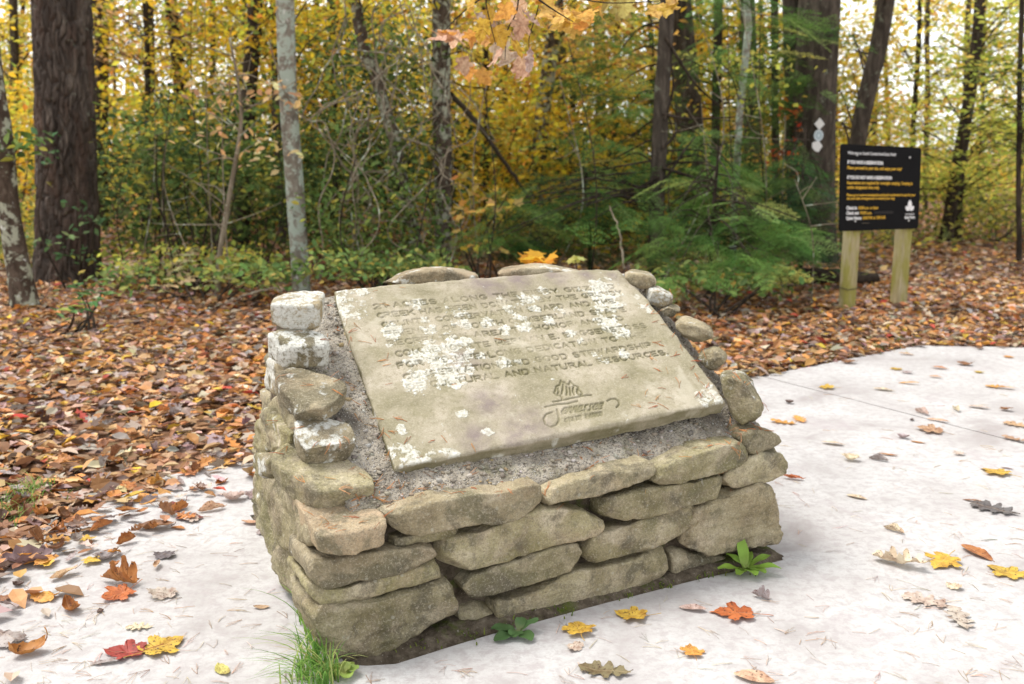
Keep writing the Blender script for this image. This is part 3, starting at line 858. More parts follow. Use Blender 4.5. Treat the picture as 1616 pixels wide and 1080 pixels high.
def build_slab():
    e1 = SX / np.linalg.norm(SX); e2 = np.cross(SN, e1)
    ab = lambda u, v: (lambda p: np.array([(p - SB) @ e1, (p - SB) @ e2]))(slope_pt(u, v))
    BL, BR, TL, TR = ab(624, 738), ab(1149, 633), ab(524, 456), ab(981, 420)
    W = (np.linalg.norm(BR - BL) + np.linalg.norm(TR - TL)) / 2
    L = (np.linalg.norm(TL - BL) + np.linalg.norm(TR - BR)) / 2
    def st(u, v):
        q = ab(u, v); s = t = .5
        for _ in range(12):
            p = (1 - s) * (1 - t) * BL + s * (1 - t) * BR + (1 - s) * t * TL + s * t * TR
            ds = (1 - t) * (BR - BL) + t * (TR - TL); dt = (1 - s) * (TL - BL) + s * (TR - BR)
            d = np.linalg.solve(np.column_stack([ds, dt]), q - p); s += d[0]; t += d[1]
        return np.array([s * W, t * L])
    step = .0025
    nx, ny = int(W / step), int(L / step)
    S, T = np.meshgrid(np.linspace(0, W, nx), np.linspace(0, L, ny))
    dist = np.full(S.shape, .05)
    hx, hy = W / (nx - 1), L / (ny - 1)
    def stroke(poly, reach=.016):
        for (x0, y0), (x1, y1) in zip(poly, poly[1:]):
            i0, i1 = max(0, int((min(x0, x1) - reach) / hx)), min(nx, int((max(x0, x1) + reach) / hx) + 2)
            k0, k1 = max(0, int((min(y0, y1) - reach) / hy)), min(ny, int((max(y0, y1) + reach) / hy) + 2)
            if i0 >= i1 or k0 >= k1: continue
            A, B = S[k0:k1, i0:i1] - x0, T[k0:k1, i0:i1] - y0
            dx, dy = x1 - x0, y1 - y0
            q = np.clip((A * dx + B * dy) / (dx * dx + dy * dy + 1e-12), 0, 1)
            dist[k0:k1, i0:i1] = np.minimum(dist[k0:k1, i0:i1], np.hypot(A - q * dx, B - q * dy))
    H = .0255
    rg = np.random.default_rng(4)
    z2p = lambda p: (ZS[0] + p[0] / ZS[2], ZS[1] + p[1] / ZS[2])
    for text, a, b in LINES:
        p0, p1 = st(*z2p(a)), st(*z2p(b))
        adv = []
        for ch in text:
            if ch == ' ': adv.append(3.2); continue
            w = max(x for pl in FONT[ch] for x, _ in pl)
            adv.append(w + 1.7)
        k = np.linalg.norm(p1 - p0) / (sum(adv) - 1.7)
        ex = (p1 - p0) / np.linalg.norm(p1 - p0); ey = np.array([-ex[1], ex[0]])
        x = 0
        for ch, w in zip(text, adv):
            if ch != ' ':
                jit = rg.normal(0, .0006, 2)
                for pl in FONT[ch]:
                    stroke([p0 + ex * (x + px) * k + ey * py * H / 6 + jit for px, py in pl])
            x += w
    # the park emblem: clump of evergreens, ground lines, flowing script with a curled initial
    ZL = (820, 580, 8.08)
    L2 = lambda pts: [st(ZL[0] + x / ZL[2], ZL[1] + y / ZL[2]) for x, y in pts]
    for pl in ([(455, 300), (470, 235), (520, 215), (528, 160), (560, 190), (575, 180), (590, 200), (635, 215), (648, 170), (690, 215), (750, 245), (760, 280), (800, 320)],
               [(440, 315), (470, 345), (520, 350), (545, 380), (545, 400)], [(430, 435), (560, 410), (730, 375), (860, 350), (915, 350)], [(330, 500), (480, 465), (620, 455), (740, 425)],
               [(560, 210), (555, 260), (540, 330)], [(600, 240), (610, 300), (600, 350)], [(690, 240), (680, 300), (700, 345)], [(640, 250), (650, 310), (650, 350)], [(740, 270), (735, 320), (760, 345)], [(490, 260), (500, 300), (490, 330)], [(800, 330), (780, 350), (830, 355)],
               [(420, 568), (345, 590), (308, 650), (330, 720), (400, 755), (470, 730), (505, 670), (500, 600), (480, 530)],
               [(1120, 425), (1165, 400), (1220, 398), (1262, 425), (1275, 465), (1240, 505)]):
        stroke(L2(pl))
    x0 = 540
    for k, ch in enumerate(['e', 'n', 'n', 'e', 's', 's', 'e', 'e']):      # slanting script letters
        cx = x0 + k * 66; base = 590 - k * 9; lean = 26
        g = {'e': [(0, 30), (38, 45), (40, 85), (12, 80), (-6, 35), (10, 2), (42, 12)], 'n': [(-8, 0), (8, 80), (2, 40), (34, 84), (40, 10), (50, 8)],
             's': [(42, 84), (18, 80), (14, 55), (32, 36), (22, 4), (-6, 10)]}[ch]
        stroke(L2([(cx + px + lean * py / 80, base - py) for px, py in g]))
    for k, ch in enumerate('STATE PARKS'):
        if ch == ' ': continue
        cx = 585 + k * 44; base = 690 - k * 8.5
        for pl in FONT[ch]:
            stroke(L2([(cx + px * 7, base - py * 7) for px, py in pl]))
    P2 = np.column_stack([S.ravel(), T.ravel(), np.zeros(S.size)])
    d = dist.ravel()
    wear = np.clip(.72 + .75 * fbm(P2 * 9, 3, 21), .12, 1)
    groove = (1 / (1 + np.exp((d - .0034) / .0006))) * wear
    # white crusts: where they sit, then ragged by noise
    blobs = [(90, 150, 62), (115, 175, 48), (82, 205, 44), (135, 140, 40), (320, 778, 34), (362, 782, 32), (440, 782, 26), (500, 772, 22), (290, 760, 24), (95, 160, 42), (120, 200, 34), (75, 130, 30), (75, 185, 28), (525, 225, 26), (540, 262, 20), (290, 285, 24), (275, 300, 20), (370, 182, 20), (490, 200, 12), (1085, 130, 36), (1060, 155, 34), (1105, 165, 32), (1060, 200, 22), (1110, 195, 22),
             (800, 172, 24), (775, 182, 20), (845, 140, 14), (730, 215, 18), (755, 240, 16), (1105, 265, 30), (1080, 255, 24), (1130, 290, 24), (520, 345, 36), (500, 370, 30), (430, 370, 34), (400, 395, 28), (360, 400, 20), (545, 335, 22),
             (450, 425, 26), (500, 445, 36), (530, 430, 28), (480, 470, 28), (370, 465, 28), (400, 440, 16), (515, 485, 20), (370, 500, 22), (275, 345, 10), (1228, 200, 14), (1240, 220, 12), (1200, 165, 12), (1480, 525, 28), (1450, 545, 18), (1505, 545, 18), (1465, 505, 16),
             (770, 240, 14), (870, 250, 14), (640, 260, 16), (700, 285, 16), (780, 270, 20), (820, 205, 14), (910, 215, 14), (690, 170, 10), (560, 370, 16), (620, 380, 14), (700, 410, 16), (760, 405, 14), (950, 300, 12), (1000, 330, 12), (1040, 375, 14), (1080, 395, 14), (1150, 375, 12),
             (420, 285, 18), (405, 250, 14), (1000, 65, 14), (1095, 92, 10), (310, 665, 14), (330, 785, 22), (400, 790, 20), (300, 780, 14), (640, 665, 14), (545, 600, 12)]
    f = np.full(len(d), -1.2)
    for bx, by, r in blobs:
        c = st(*z2p((bx, by))); rr = r / ZS[2] / FPX * 3.6 * 1.25
        dd = ((S.ravel() - c[0]) / rr) ** 2 + ((T.ravel() - c[1]) / rr / 1.15) ** 2
        f = np.maximum(f, 1 - dd ** .6 * 1.05)
    nz = fbm(P2 * 30, 5, 31, .68) * 1.5 + .5 * fbm(P2 * 95, 3, 35, .6)
    lich = np.clip((np.clip(f, -1.2, .75) * .62 + nz * 1.25 + np.where((d < .012) & (f > -.9), .22, 0)) * 8, 0, 1)
    lich = lich * (1 - .75 * np.clip(groove, 0, 1) * (fbm(P2 * 35, 2, 91) > -.12))
    speck = np.clip((fbm(P2 * 60, 4, 41, .6) - .5) * 14, 0, 1) * np.clip(fbm(P2 * 5, 2, 43) * 4, 0, 1)
    lich = np.maximum(lich * np.clip(.75 + .6 * fbm(P2 * 110, 3, 33), .25, 1), speck)
    lich = np.where(f < -.99, lich * np.clip((nz - .8) * 6, 0, 1), lich)
    stain = np.zeros(len(d))
    for bx, by, r in [(790, 640, 60), (750, 690, 40), (600, 690, 45), (640, 120, 70), (760, 100, 50), (1010, 80, 26), (1120, 80, 30), (650, 560, 50), (900, 90, 40), (560, 400, 40)]:
        c = st(*z2p((bx, by))); rr = r / ZS[2] / FPX * 3.6 * 1.4
        stain = np.maximum(stain, np.exp(-((S.ravel() - c[0]) ** 2 + (T.ravel() - c[1]) ** 2) / rr ** 2))
    edge = np.minimum(np.minimum(S, W - S), np.minimum(T, L - T)).ravel()
    z = -.0065 * groove * (1 - .6 * lich) + .0007 * lich * (.6 + .5 * nz) + .004 * fbm(P2 * 4, 3, 51) + .0008 * fbm(P2 * 40, 3, 52)
    z -= .010 * np.exp(-edge / .006) * np.clip(.7 + .8 * fbm(P2 * 20, 2, 53), 0.1, 2)
    grime_shade = np.clip(groove * 1.0, 0, 1) * np.clip(.75 + .5 * nz, .2, 1)  # mossy dirt in the grooves, its dark colour also standing in for groove shade
    # outline: chipped edges, rounded upper right corner
    s, t = (S / W).ravel()[:, None], (T / L).ravel()[:, None]
    p2 = (1 - s) * (1 - t) * BL + s * (1 - t) * BR + (1 - s) * t * TL + s * t * TR
    ctr = (BL + BR + TL + TR) / 4
    wob = np.exp(-edge / .02) * .0025 * fbm(P2 * [14, 14, 1], 3, 61)
    p2 = p2 + (p2 - ctr) / np.linalg.norm(p2 - ctr, axis=1)[:, None].clip(1e-6) * wob[:, None]
    for c0, rad, amt in ((TR, .09, .03), (TL, .06, .012), (BR, .05, .008)):
        w = np.exp(-(np.linalg.norm(p2 - c0, axis=1) / rad) ** 2)
        p2 = p2 + (ctr - c0) / np.linalg.norm(ctr - c0) * (w * amt)[:, None]
    P = SB + p2[:, :1] * e1 + p2[:, 1:] * e2 + z[:, None] * SN
    # sides and underside
    i = (np.arange(ny - 1)[:, None] * nx + np.arange(nx - 1)[None]).ravel()
    F = [np.column_stack([i, i + 1, i + nx + 1, i + nx])]
    rim = np.concatenate([np.arange(nx), np.arange(1, ny) * nx + nx - 1, (ny - 1) * nx + np.arange(nx - 2, -1, -1), np.arange(ny - 2, 0, -1) * nx])
    V = [P]; n = len(P); prev = rim; m = len(rim)
    RP = P[rim]
    out = RP - (SB + e1 * ctr[0] + e2 * ctr[1]); out -= (out @ SN)[:, None] * SN; out /= np.linalg.norm(out, axis=1)[:, None]
    for lv in range(1, 8):
        dep = .052 * lv / 7
        rough = .004 * fbm(np.column_stack([RP[:, :2] * 22, np.full(m, dep * 70)]), 3, 71) - .004 * math.sin(math.pi * lv / 7) + (.004 if lv < 6 else 0)
        V.append(RP - SN * dep + out * rough[:, None])
        cur = np.arange(n, n + m); n += m
        F.append(np.column_stack([prev, cur, np.roll(cur, -1), np.roll(prev, -1)]))
        prev = cur
    V = np.concatenate(V)
    col = np.zeros((len(V), 3), np.float32)
    col[:len(P)] = np.column_stack([lich, grime_shade, stain])
    q = V[len(P):]
    col[len(P):, 1] = np.clip(.55 + .6 * fbm(q * 12, 3, 81), 0, 1)
    col[len(P):, 0] = np.clip((fbm(q * 14, 4, 82) - .25) * 5, 0, .8)
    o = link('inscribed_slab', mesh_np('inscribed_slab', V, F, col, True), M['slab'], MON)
    return o, (BL, BR, TL, TR, e1, e2)
SLAB, SLABQ = build_slab()

ICO_V = None
def blob_pattern():
    bm = bmesh.new(); bmesh.ops.create_icosphere(bm, subdivisions=1, radius=1)
    V = np.array([v.co[:] for v in bm.verts]); F = np.array([[v.index for v in f.verts] for f in bm.faces]); bm.free()
    return V, F
ICO_V, ICO_F = blob_pattern()

def build_pebbles():
    BL, BR, TL, TR, e1, e2 = SLABQ
    rg = np.random.default_rng(8)
    from mathutils.bvhtree import BVHTree
    cm = core.data
    bvh = BVHTree.FromPolygons([v.co for v in cm.vertices], [p.vertices[:] for p in cm.polygons])
    pts = []
    while len(pts) < 3000:
        x, y = rg.uniform(.06, FW - .08), rg.uniform(.02, .98)
        if y > .2 and rg.random() < .35: continue
        a = np.array([x, y, 1.4])
        h, nrm, _, _ = bvh.ray_cast(Vector(a), Vector((0, 0, -1)))
        if h is None or nrm.z < .2: continue
        pts.append((np.array(h), rg.lognormal(-5.08, .42)))
    pos = np.array([p for p, _ in pts]); size = np.clip(np.array([s for _, s in pts]), .0025, .013)
    pos[:, 2] += size * .08
    T = ICO_V * [1, .78, .6] * (1 + .3 * np.random.default_rng(2).normal(0, 1, (len(ICO_V), 1)).clip(-1, 1))
    V, F = scatter(T, ICO_F, pos, size, rots(len(pos), 0, .8, rg))
    col = np.repeat(pick([(3, (.23, .20, .16)), (3, (.35, .31, .25)), (2.6, (.47, .43, .37)), (1.1, (.62, .60, .56)), (1, (.30, .22, .14)), (.5, (.16, .15, .15)), (.3, (.5, .36, .16))], len(pos), .1, rg), len(T), 0)
    k = NT('pebble'); k.surf(k.mix(k.noise(k.coord(), 160, 4, .7), (.24, .21, .17), k.n('Attribute', attribute_name='tint').outputs['Color']), .95, k.bump(k.noise(k.coord(), 300, 3), .5, .003), .1)
    o = link('pebbles', mesh_np('pebbles', V, F, col, True), k.m, MON)
    o['kind'] = 'stuff'
build_pebbles()

# ------------------------------------------------------------------ trail sign
def text_mesh(s, height, width=None, bold=0.0, shear=0.0):
    cu = bpy.data.curves.new('lettering', 'FONT')
    cu.body, cu.size, cu.offset, cu.shear = s, 1.0, bold, shear
    cu.resolution_u = 3
    cu.extrude = .004
    o = bpy.data.objects.new('lettering', cu); COL.objects.link(o)
    bpy.context.view_layer.update()
    me = bpy.data.meshes.new_from_object(o.evaluated_get(bpy.context.evaluated_depsgraph_get()))
    bpy.data.objects.remove(o); bpy.data.curves.remove(cu)
    n = len(me.vertices)
    co = np.empty(n * 3, np.float32); me.vertices.foreach_get('co', co); co = co.reshape(-1, 3)
    co[:, 0] -= co[:, 0].min()
    k = height / .7
    kx = width / co[:, 0].max() if width else k
    co *= [kx, k, .3]
    me.vertices.foreach_set('co', co.ravel()); me.update()
    return me

def build_sign():
    pl, pr = at(1327, 300, 9.45), at(1451, 300, 9.80)
    d = pr - pl; d[2] = 0; d /= np.linalg.norm(d)
    nf = np.array([d[1], -d[0], 0])                 # towards the viewer
    up = np.array([0, 0, 1.0])
    corner = [on_plane(u, v, pl, nf) for u, v in [(1325.5, 365.5), (1449.5, 361), (1454.5, 233.5), (1328, 227)]]
    o0 = corner[0]
    q = np.array([[(c - o0) @ d, (c - o0) @ up] for c in corner])
    base = ground(1382, 490); base[2] = 0
    root = empty('trail_sign', base, 'black campground notice board with white and yellow lettering on two greenish timber posts', 'sign')
    L = lambda P: np.asarray(P) - base
    W, H = (q[1, 0] + q[2, 0] - q[3, 0]) / 2, (q[2, 1] + q[3, 1]) / 2
    def bi(x, y):
        return (1 - x) * (1 - y) * q[0] + x * (1 - y) * q[1] + x * y * q[2] + (1 - x) * y * q[3]
    rim = []
    r = .035
    for cx, cy, a0 in ((r, r, 180), (1 - r, r, 270), (1 - r, 1 - r, 0), (r, 1 - r, 90)):
        rim += arc(cx, cy, r, r, a0, a0 + 90, 7)
    ring = lambda off, k=1.0: [L(o0 + d * p[0] + up * p[1] + nf * off) for p in (bi(.5 + (x - .5) * k, .5 + (y - .5) * k) for x, y in rim)]
    bm_me = prism([ring(-.022), ring(-.002), ring(0, .994)])
    bm_me.name = 'board'
    board = link('board', bm_me, mat_plain('black_sign_face', (.006, .006, .0065), .7, .3, 8, .12), root)
    frame = Matrix((d, np.cross(up, d) * 0 + up, nf)).transposed().to_4x4()
    white = mat_plain('white_print', (.78, .78, .77), .6, .04); yell = mat_plain('yellow_print', (.70, .42, .04), .6, .04)
    ang = math.atan2(q[1, 1] - q[0, 1], q[1, 0] - q[0, 0])
    def put(s, x, y, x1, h, m, bold=0.0):
        p, e = bi(x, 1 - y), bi(x1, 1 - y)
        me = text_mesh(s, h, np.linalg.norm(e - p), bold)
        o = link('lettering', me, m, board)
        t = math.atan2(e[1] - p[1], e[0] - p[0])
        o.matrix_local = Matrix.Translation(Vector(L(o0 + d * p[0] + up * p[1] + nf * .0015))) @ frame @ Matrix.Rotation(t, 4, 'Z')
    hh = H * .037
    put('Welcome to South Cumberland State Park!', .075, .115, .67, hh, white)
    put('IF YOU HAVE A RESERVATION:', .075, .222, .515, hh * 1.05, white, .03)
    put('Please proceed to your site, and enjoy your stay!', .075, .284, .75, hh, yell, .014)
    put('IF YOU DO NOT HAVE A RESERVATION:', .075, .396, .63, hh * 1.05, white, .03)
    put('Reservations are required for overnight camping. Camping is', .075, .456, .895, hh, yell, .014)
    put('within designated sites only.', .075, .509, .477, hh, yell, .014)
    put('Please go to reserve.tnstateparks.com/south-cumberland to pay for your', .075, .594, .94, hh * .85, yell, .014)
    put('site and make arrangements to extend your stay.', .075, .634, .68, hh * .85, yell, .014)
    for y, a, xa, b, xb in ((.748, 'Check in:', .205, '10:00 a.m. or later', .47), (.807, 'Check out:', .228, '10:00 a.m.', .39), (.867, 'Quiet Hours:', .262, '10:00 P.M. to 7:00 A.M.', .565)):
        put(a, .072, y, xa, hh * 1.05, white, .03)
        put(b, xa + .015, y, xb, hh * 1.0, yell, .014)
    put('TENNESSEE', .815, .826, .935, hh * .5, white)
    put('State Parks', .81, .872, .945, hh * .95, white, .02)
    # emblem: three rounded leaves round a small dark heart
    bm = bmesh.new()
    def drop(cx, cy, w, h, rot, n=18):
        vs = []
        for i in range(n):
            a = 2 * math.pi * i / n
            x, y = w * math.cos(a) * (1 - .28 * math.sin(a)), h * math.sin(a)
            xr, yr = x * math.cos(rot) - y * math.sin(rot), x * math.sin(rot) + y * math.cos(rot)
            p = bi(.873 + (cx + xr), 1 - (.728 - (cy + yr)))
            vs.append(bm.verts.new(L(o0 + d * p[0] + up * p[1] + nf * .002)))
        bm.faces.new(vs)
    drop(0, .040, .026, .045, 0); drop(-.028, -.016, .026, .034, .75); drop(.028, -.016, .026, .034, -.75)
    me = bpy.data.meshes.new('emblem'); bm.to_mesh(me); bm.free()
    link('emblem', me, white, board)
    p = bi(.87, 1 - .752)
    bolt = mat_plain('steel_bolt', (.5, .5, .48), .4)
    for x, y in ((.19, .12), (.85, .125), (.185, .885), (.865, .895)):
        p = bi(x, 1 - y); c = L(o0 + d * p[0] + up * p[1])
        V, F = tube([c - nf * .002, c + nf * .006, c + nf * .010], [.011, .011, .006], 6)
        link('bolt', mesh_np('bolt', V, F), bolt, board)
    s = Soup()
    a, b = bi(.42, 1 - .79), bi(.66, 1 - .79)
    ring2 = [L(o0 + d * x + up * y + nf * z) for z in (0.0, .003) for x, y in ((a[0], a[1] - .012), (b[0], b[1] - .012), (b[0], b[1] + .012), (a[0], a[1] + .012))]
    s.add(ring2, np.array([(4, 5, 6, 7), (0, 1, 5, 4), (1, 2, 6, 5), (2, 3, 7, 6), (3, 0, 4, 7)]))
    link('tape_patch', s.mesh('tape_patch'), mat_plain('black_tape', (.006, .006, .006), .35, .1), board)
    # posts
    k = NT('treated_timber')
    v = k.coord(); g = k.noise(k.mapv(v, (1, 1, .07)), 60, 6, .6)
    c = k.ramp(g, [(.3, (.22, .18, .09)), (.5, (.36, .305, .175)), (.7, (.46, .40, .26))])
    gr = k.ramp(k.noise(k.mapv(v, (1, 1, .35)), 9, 5, .6), [(.40, 0.0), (.58, .9)])
    c = k.mix(gr, c, (.27, .25, .055))
    k.surf(c, .85, k.bump(g, .5, .006), .2)
    for (u, v0, dist) in ((1358, 488, 9.58), (1441, 486, 9.83)):
        c = on_plane(u, 300, pl, nf) - nf * .088; c[2] = 0
        side_ = .062
        s = Soup()
        rings = []
        top_z = [p for p in (bi(.5, .82),)][0][1] + o0[2]
        for z in np.linspace(-.15, top_z, 12):
            for sx, sy in ((-1, -1), (1, -1), (1, 1), (-1, 1)):
                ch = .012
                for ax, ay in (((0, 1), (1, 0)) if sx * sy > 0 else ((1, 0), (0, 1))):
                    rings.append(L(c + d * sx * (side_ - ch * ax) - nf * (sy * (side_ - ch * ay)) + up * z - nf * .0))
        rings = np.array(rings).reshape(12, 8, 3)
        F = []
        V = rings.reshape(-1, 3)
        for i in range(11):
            for j in range(8):
                F.append((i * 8 + j, i * 8 + (j + 1) % 8, (i + 1) * 8 + (j + 1) % 8, (i + 1) * 8 + j))
        s.add(V, np.array(F)).add(rings[-1], np.array([(0, i, i + 1) for i in range(1, 7)]))
        po = link('post', s.mesh('post'), k.m, root)
        if u < 1400:
            z = .20
            ringp = [L(c + up * z + d * a * (side_ + .004) - nf * b * (side_ + .004)) + np.array([0, 0, .012 * i % .02]) for i, (a, b) in enumerate([(-1, -1), (1, -1), (1, 1), (-1, 1), (-1, -1)])]
            V, F = tube(ringp, .004, 5)
            link('wire_tie', mesh_np('wire_tie', V, F), M['twig_dark'], root)
    # board rests against the posts
build_sign()

# ------------------------------------------------------------------ trees
YEL = [(5, (.74, .52, .04)), (2.5, (.72, .43, .04)), (3, (.52, .48, .06)), (.7, (.66, .30, .05)), (1.8, (.30, .36, .06))]
GOLD = [(4, (.75, .54, .06)), (2, (.77, .62, .14)), (1.4, (.68, .41, .07)), (2, (.44, .46, .09))]
ORANGE = [(2, (.70, .38, .09)), (1, (.62, .26, .06)), (3, (.74, .50, .15)), (2, (.76, .57, .10))]
PEACH = [(3, (.72, .48, .24)), (2, (.68, .42, .18)), (2, (.72, .58, .3)), (1, (.6, .34, .2))]
LIME = [(4, (.47, .52, .09)), (3, (.60, .58, .11)), (2, (.32, .40, .08)), (1.5, (.74, .57, .10))]
OLIVE = [(3, (.21, .23, .06)), (3, (.34, .34, .09)), (1.5, (.13, .16, .05)), (2, (.56, .48, .09))]
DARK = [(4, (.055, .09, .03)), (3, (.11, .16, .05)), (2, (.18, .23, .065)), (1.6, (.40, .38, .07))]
MIDG = [(3, (.09, .15, .04)), (3, (.14, .21, .06)), (2, (.21, .27, .07)), (.8, (.40, .38, .07))]
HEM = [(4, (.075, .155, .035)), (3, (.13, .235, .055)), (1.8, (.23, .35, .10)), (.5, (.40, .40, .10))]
RED = [(3, (.55, .10, .03)), (2, (.58, .20, .04)), (1, (.45, .06, .03))]

def kid(name, V, F, mat, root, col=None, smooth=True):
    V = np.asarray(V, float) - np.array(root.location)
    return link(name, mesh_np(name, V, F, col, smooth), mat, root)

def px_path(pts, Y, extend=9.0):
    """trunk line through survey points at one distance, carried on upwards out of view"""
    P = [at(u, v, Y) for u, v in pts]
    if extend and P[-1][2] < extend:
        d = P[-1] - P[-2]
        d = d / np.linalg.norm(d) * .6 + np.array([0, 0, .4])
        P.append(P[-1] + d / d[2] * (extend - P[-1][2]))
    return P

def trunk_tube(path, r0, r1, sides=14, n=40, wob=.02, flare=.35, seed=1):
    P = spline(path, n)
    t = np.linspace(0, 1, n)
    r = r0 + (r1 - r0) * t
    r = r * (1 + flare * np.exp(-(P[:, 2] - P[0, 2]) / .25))
    P = P + np.column_stack([fbm(np.column_stack([P[:, 2] * .9, np.full(n, seed), np.zeros(n)]), 2, seed), fbm(np.column_stack([P[:, 2] * .9, np.full(n, seed + 5), np.zeros(n)]), 2, seed), np.zeros(n)]) * wob
    V, F = tube(P, r, sides, False)
    C = np.repeat(P, sides, 0)
    o = V - C
    k = 1 + .10 * fbm(V * [3 / max(r0, .05) * .1, 3 / max(r0, .05) * .1, 1.2], 3, seed) + .07 * fbm(V * [14, 14, 5], 3, seed + 3)
    return C + o * k[:, None], F

def tree(name, label, pts, Y, r0, r1, mat, group='trees of the wood', extend=9.0, cat='tree', **kw):
    path = px_path(pts, Y, extend)
    base = np.array([path[0][0], path[0][1], 0.0])
    if path[0][2] > .02:
        path = [np.array([path[0][0] + (path[0][0] - path[1][0]) * path[0][2] / max(path[1][2] - path[0][2], .3) * .6, path[0][1], -.08])] + path
        base = np.array([path[0][0], path[0][1], 0.0])
    else:
        path[0] = path[0] - np.array([0, 0, .06])
    root = empty(name, base, label, cat, group)
    V, F = trunk_tube(path, r0, r1, **kw)
    kid('trunk', V, F, M[mat], root)
    root['_p'] = 0
    del root['_p']
    PATHS[root.name] = np.array(path)
    return root
PATHS = {}

def box_pts(n, u0, u1, v0, v1, Y0, Y1, rng=RNG):
    return np.array([at(rng.uniform(u0, u1), rng.uniform(v0, v1), rng.uniform(Y0, Y1)) for _ in range(n)])

def crown(root, centers, per, spread, size, palette, pattern=KITE, mat='leaf_tint', tilt=(.15, 1.2), name='crown', limbs=True, limb_r=.012, limb_mat='bark_dark', droop=.0, rng=RNG):
    centers = np.asarray(centers)
    centers = centers[centers[:, 2] > .15]
    m = len(centers)
    n = m * per
    k = np.repeat(np.arange(m), per)
    off = rng.normal(0, 1, (n, 3)) * np.array([spread[0], spread[0], spread[1]])
    off[:, 2] -= droop * np.hypot(off[:, 0], off[:, 1])
    pos = centers[k] + off
    ok = pos[:, 2] > .06
    pos, k = pos[ok], k[ok]; n = len(pos)
    sz = size * 1.22 * rng.uniform(.65, 1.25, n)
    V, F = scatter(pattern[0], pattern[1], pos, sz, rots(n, tilt[0], tilt[1], rng))
    tone = rng.normal(1, .2, m).clip(.5, 1.45)
    col = (pick(palette, n, .13, rng) * tone[k][:, None]).clip(.004, .85)
    kid(name, V, F, M[mat], root, np.repeat(col, len(pattern[0]), 0), False)
    if limbs:
        s = Soup()
        path = PATHS.get(root.name)
        for c in centers:
            if path is not None:
                z = np.clip(c[2] - rng.uniform(.1, .9), path[0][2] + .2, path[-1][2])
                j = np.searchsorted(path[:, 2], z).clip(1, len(path) - 1)
                w = (z - path[j - 1][2]) / (path[j][2] - path[j - 1][2] + 1e-6)
                a = path[j - 1] + (path[j] - path[j - 1]) * w
            else:
                a = np.array(root.location) + rng.normal(0, .05, 3) * [1, 1, 0]
            L = np.linalg.norm(c - a)
            if L > 6: continue
            mid = (a + c) / 2 + rng.normal(0, .06, 3) * L + np.array([0, 0, .06 * L])
            V, F = tube(spline([a, mid, c, c + (c - mid) * .5], 7), np.linspace(limb_r * min(1.6, .5 + L * .35), limb_r * .25, 7), 4)
            s.add(V, F)
            for _ in range(2 if limb_r < .02 else 0):
                e = c + rng.normal(0, 1, 3) * np.array([spread[0], spread[0], spread[1]]) * 1.1
                V, F = tube(spline([mid, (mid + e) / 2 + rng.normal(0, .04, 3), e], 5), np.linspace(limb_r * .4, limb_r * .15, 5), 3)
                s.add(V, F)
        if s.n:
            o = s.mesh('branches', True)
            o.transform(Matrix.Translation(-Vector(root.location)))
            link('branches', o, M[limb_mat], root)

# --- the big pine on the left: furrowed, plated bark as real relief
def big_pine():
    path = [at(107, 447, 11.75), at(106, 300, 11.75), at(102, 150, 11.75), at(98, 0, 11.75)]
    path[0][2] = -.06
    path.append(path[-1] + (path[-1] - path[-2]) / (path[-1] - path[-2])[2] * 8)
    root = empty('pine_tree', (path[0][0], path[0][1], 0), 'massive pine with thick plated reddish brown bark, widest trunk on the left', 'tree', 'trees of the wood')
    sides = 210
    P = np.vstack([spline(path[:4], 300), spline([path[3], path[4]], 12)[1:]])
    r = np.interp(P[:, 2], [0, .35, 1.2, 4, 11], [.41, .365, .335, .315, .24])
    V, F = tube(P, r, sides, False)
    C = np.repeat(P, sides, 0); o = V - C
    rad = np.linalg.norm(o, axis=1)
    th = np.tile(np.arange(sides) * 2 * np.pi / sides, len(P))
    q = np.column_stack([th * .40, V[:, 2]])
    wq = q + .06 * np.column_stack([fbm(V * [5, 5, 3], 3, 7), fbm(V * [5, 5, 3], 3, 8)])
    cw, chh = 2 * math.pi * .40 / 34, .26                         # bark plates about 7 by 20 cm
    G = wq / [cw, chh]; G[:, 1] += .5 * (np.floor(G[:, 0]) % 2)
    I = np.floor(G).astype(np.int64)
    d1 = np.full(len(G), 9.0); d2 = np.full(len(G), 9.0); cid = np.zeros(len(G))
    z0 = np.zeros(len(G), np.int64)
    for dx in (-1, 0, 1):
        for dy in (-1, 0, 1):
            cx, cy = I[:, 0] + dx, I[:, 1] + dy
            cm_ = cx % 34
            jx, jy = _hash(cm_, cy, z0, 3), _hash(cm_, cy, z0, 4)
            dd = np.hypot((cx + jx - G[:, 0]), (cy + jy - G[:, 1]))
            hh = _hash(cm_, cy, z0, 5)
            nearer = dd < d1
            d2 = np.where(nearer, d1, np.minimum(d2, dd)); cid = np.where(nearer, hh, cid); d1 = np.where(nearer, dd, d1)
    edge = np.clip((d2 - d1) / .34, 0, 1)
    h = .05 * (edge ** .7 - 1) + .012 * (cid - .5) + .008 * fbm(V * [22, 22, 10], 3, 5) + .004 * np.floor(3 * fbm(V * [12, 12, 6], 2, 6))
    V = C + o * (1 + h / rad)[:, None]
    kid('trunk', V, F, M['pine'], root)
    PATHS[root.name] = np.array(path)
    crown(root, [path[-1] + np.array([RNG.normal(0, 1.6), RNG.normal(0, 1.6), RNG.uniform(-3, 1.5)]) for _ in range(24)], 60, (.5, .3), .22, HEM, KITE, 'evergreen')
    # ivy-like creeper with leaves at its foot
    return root
PINE = big_pine()

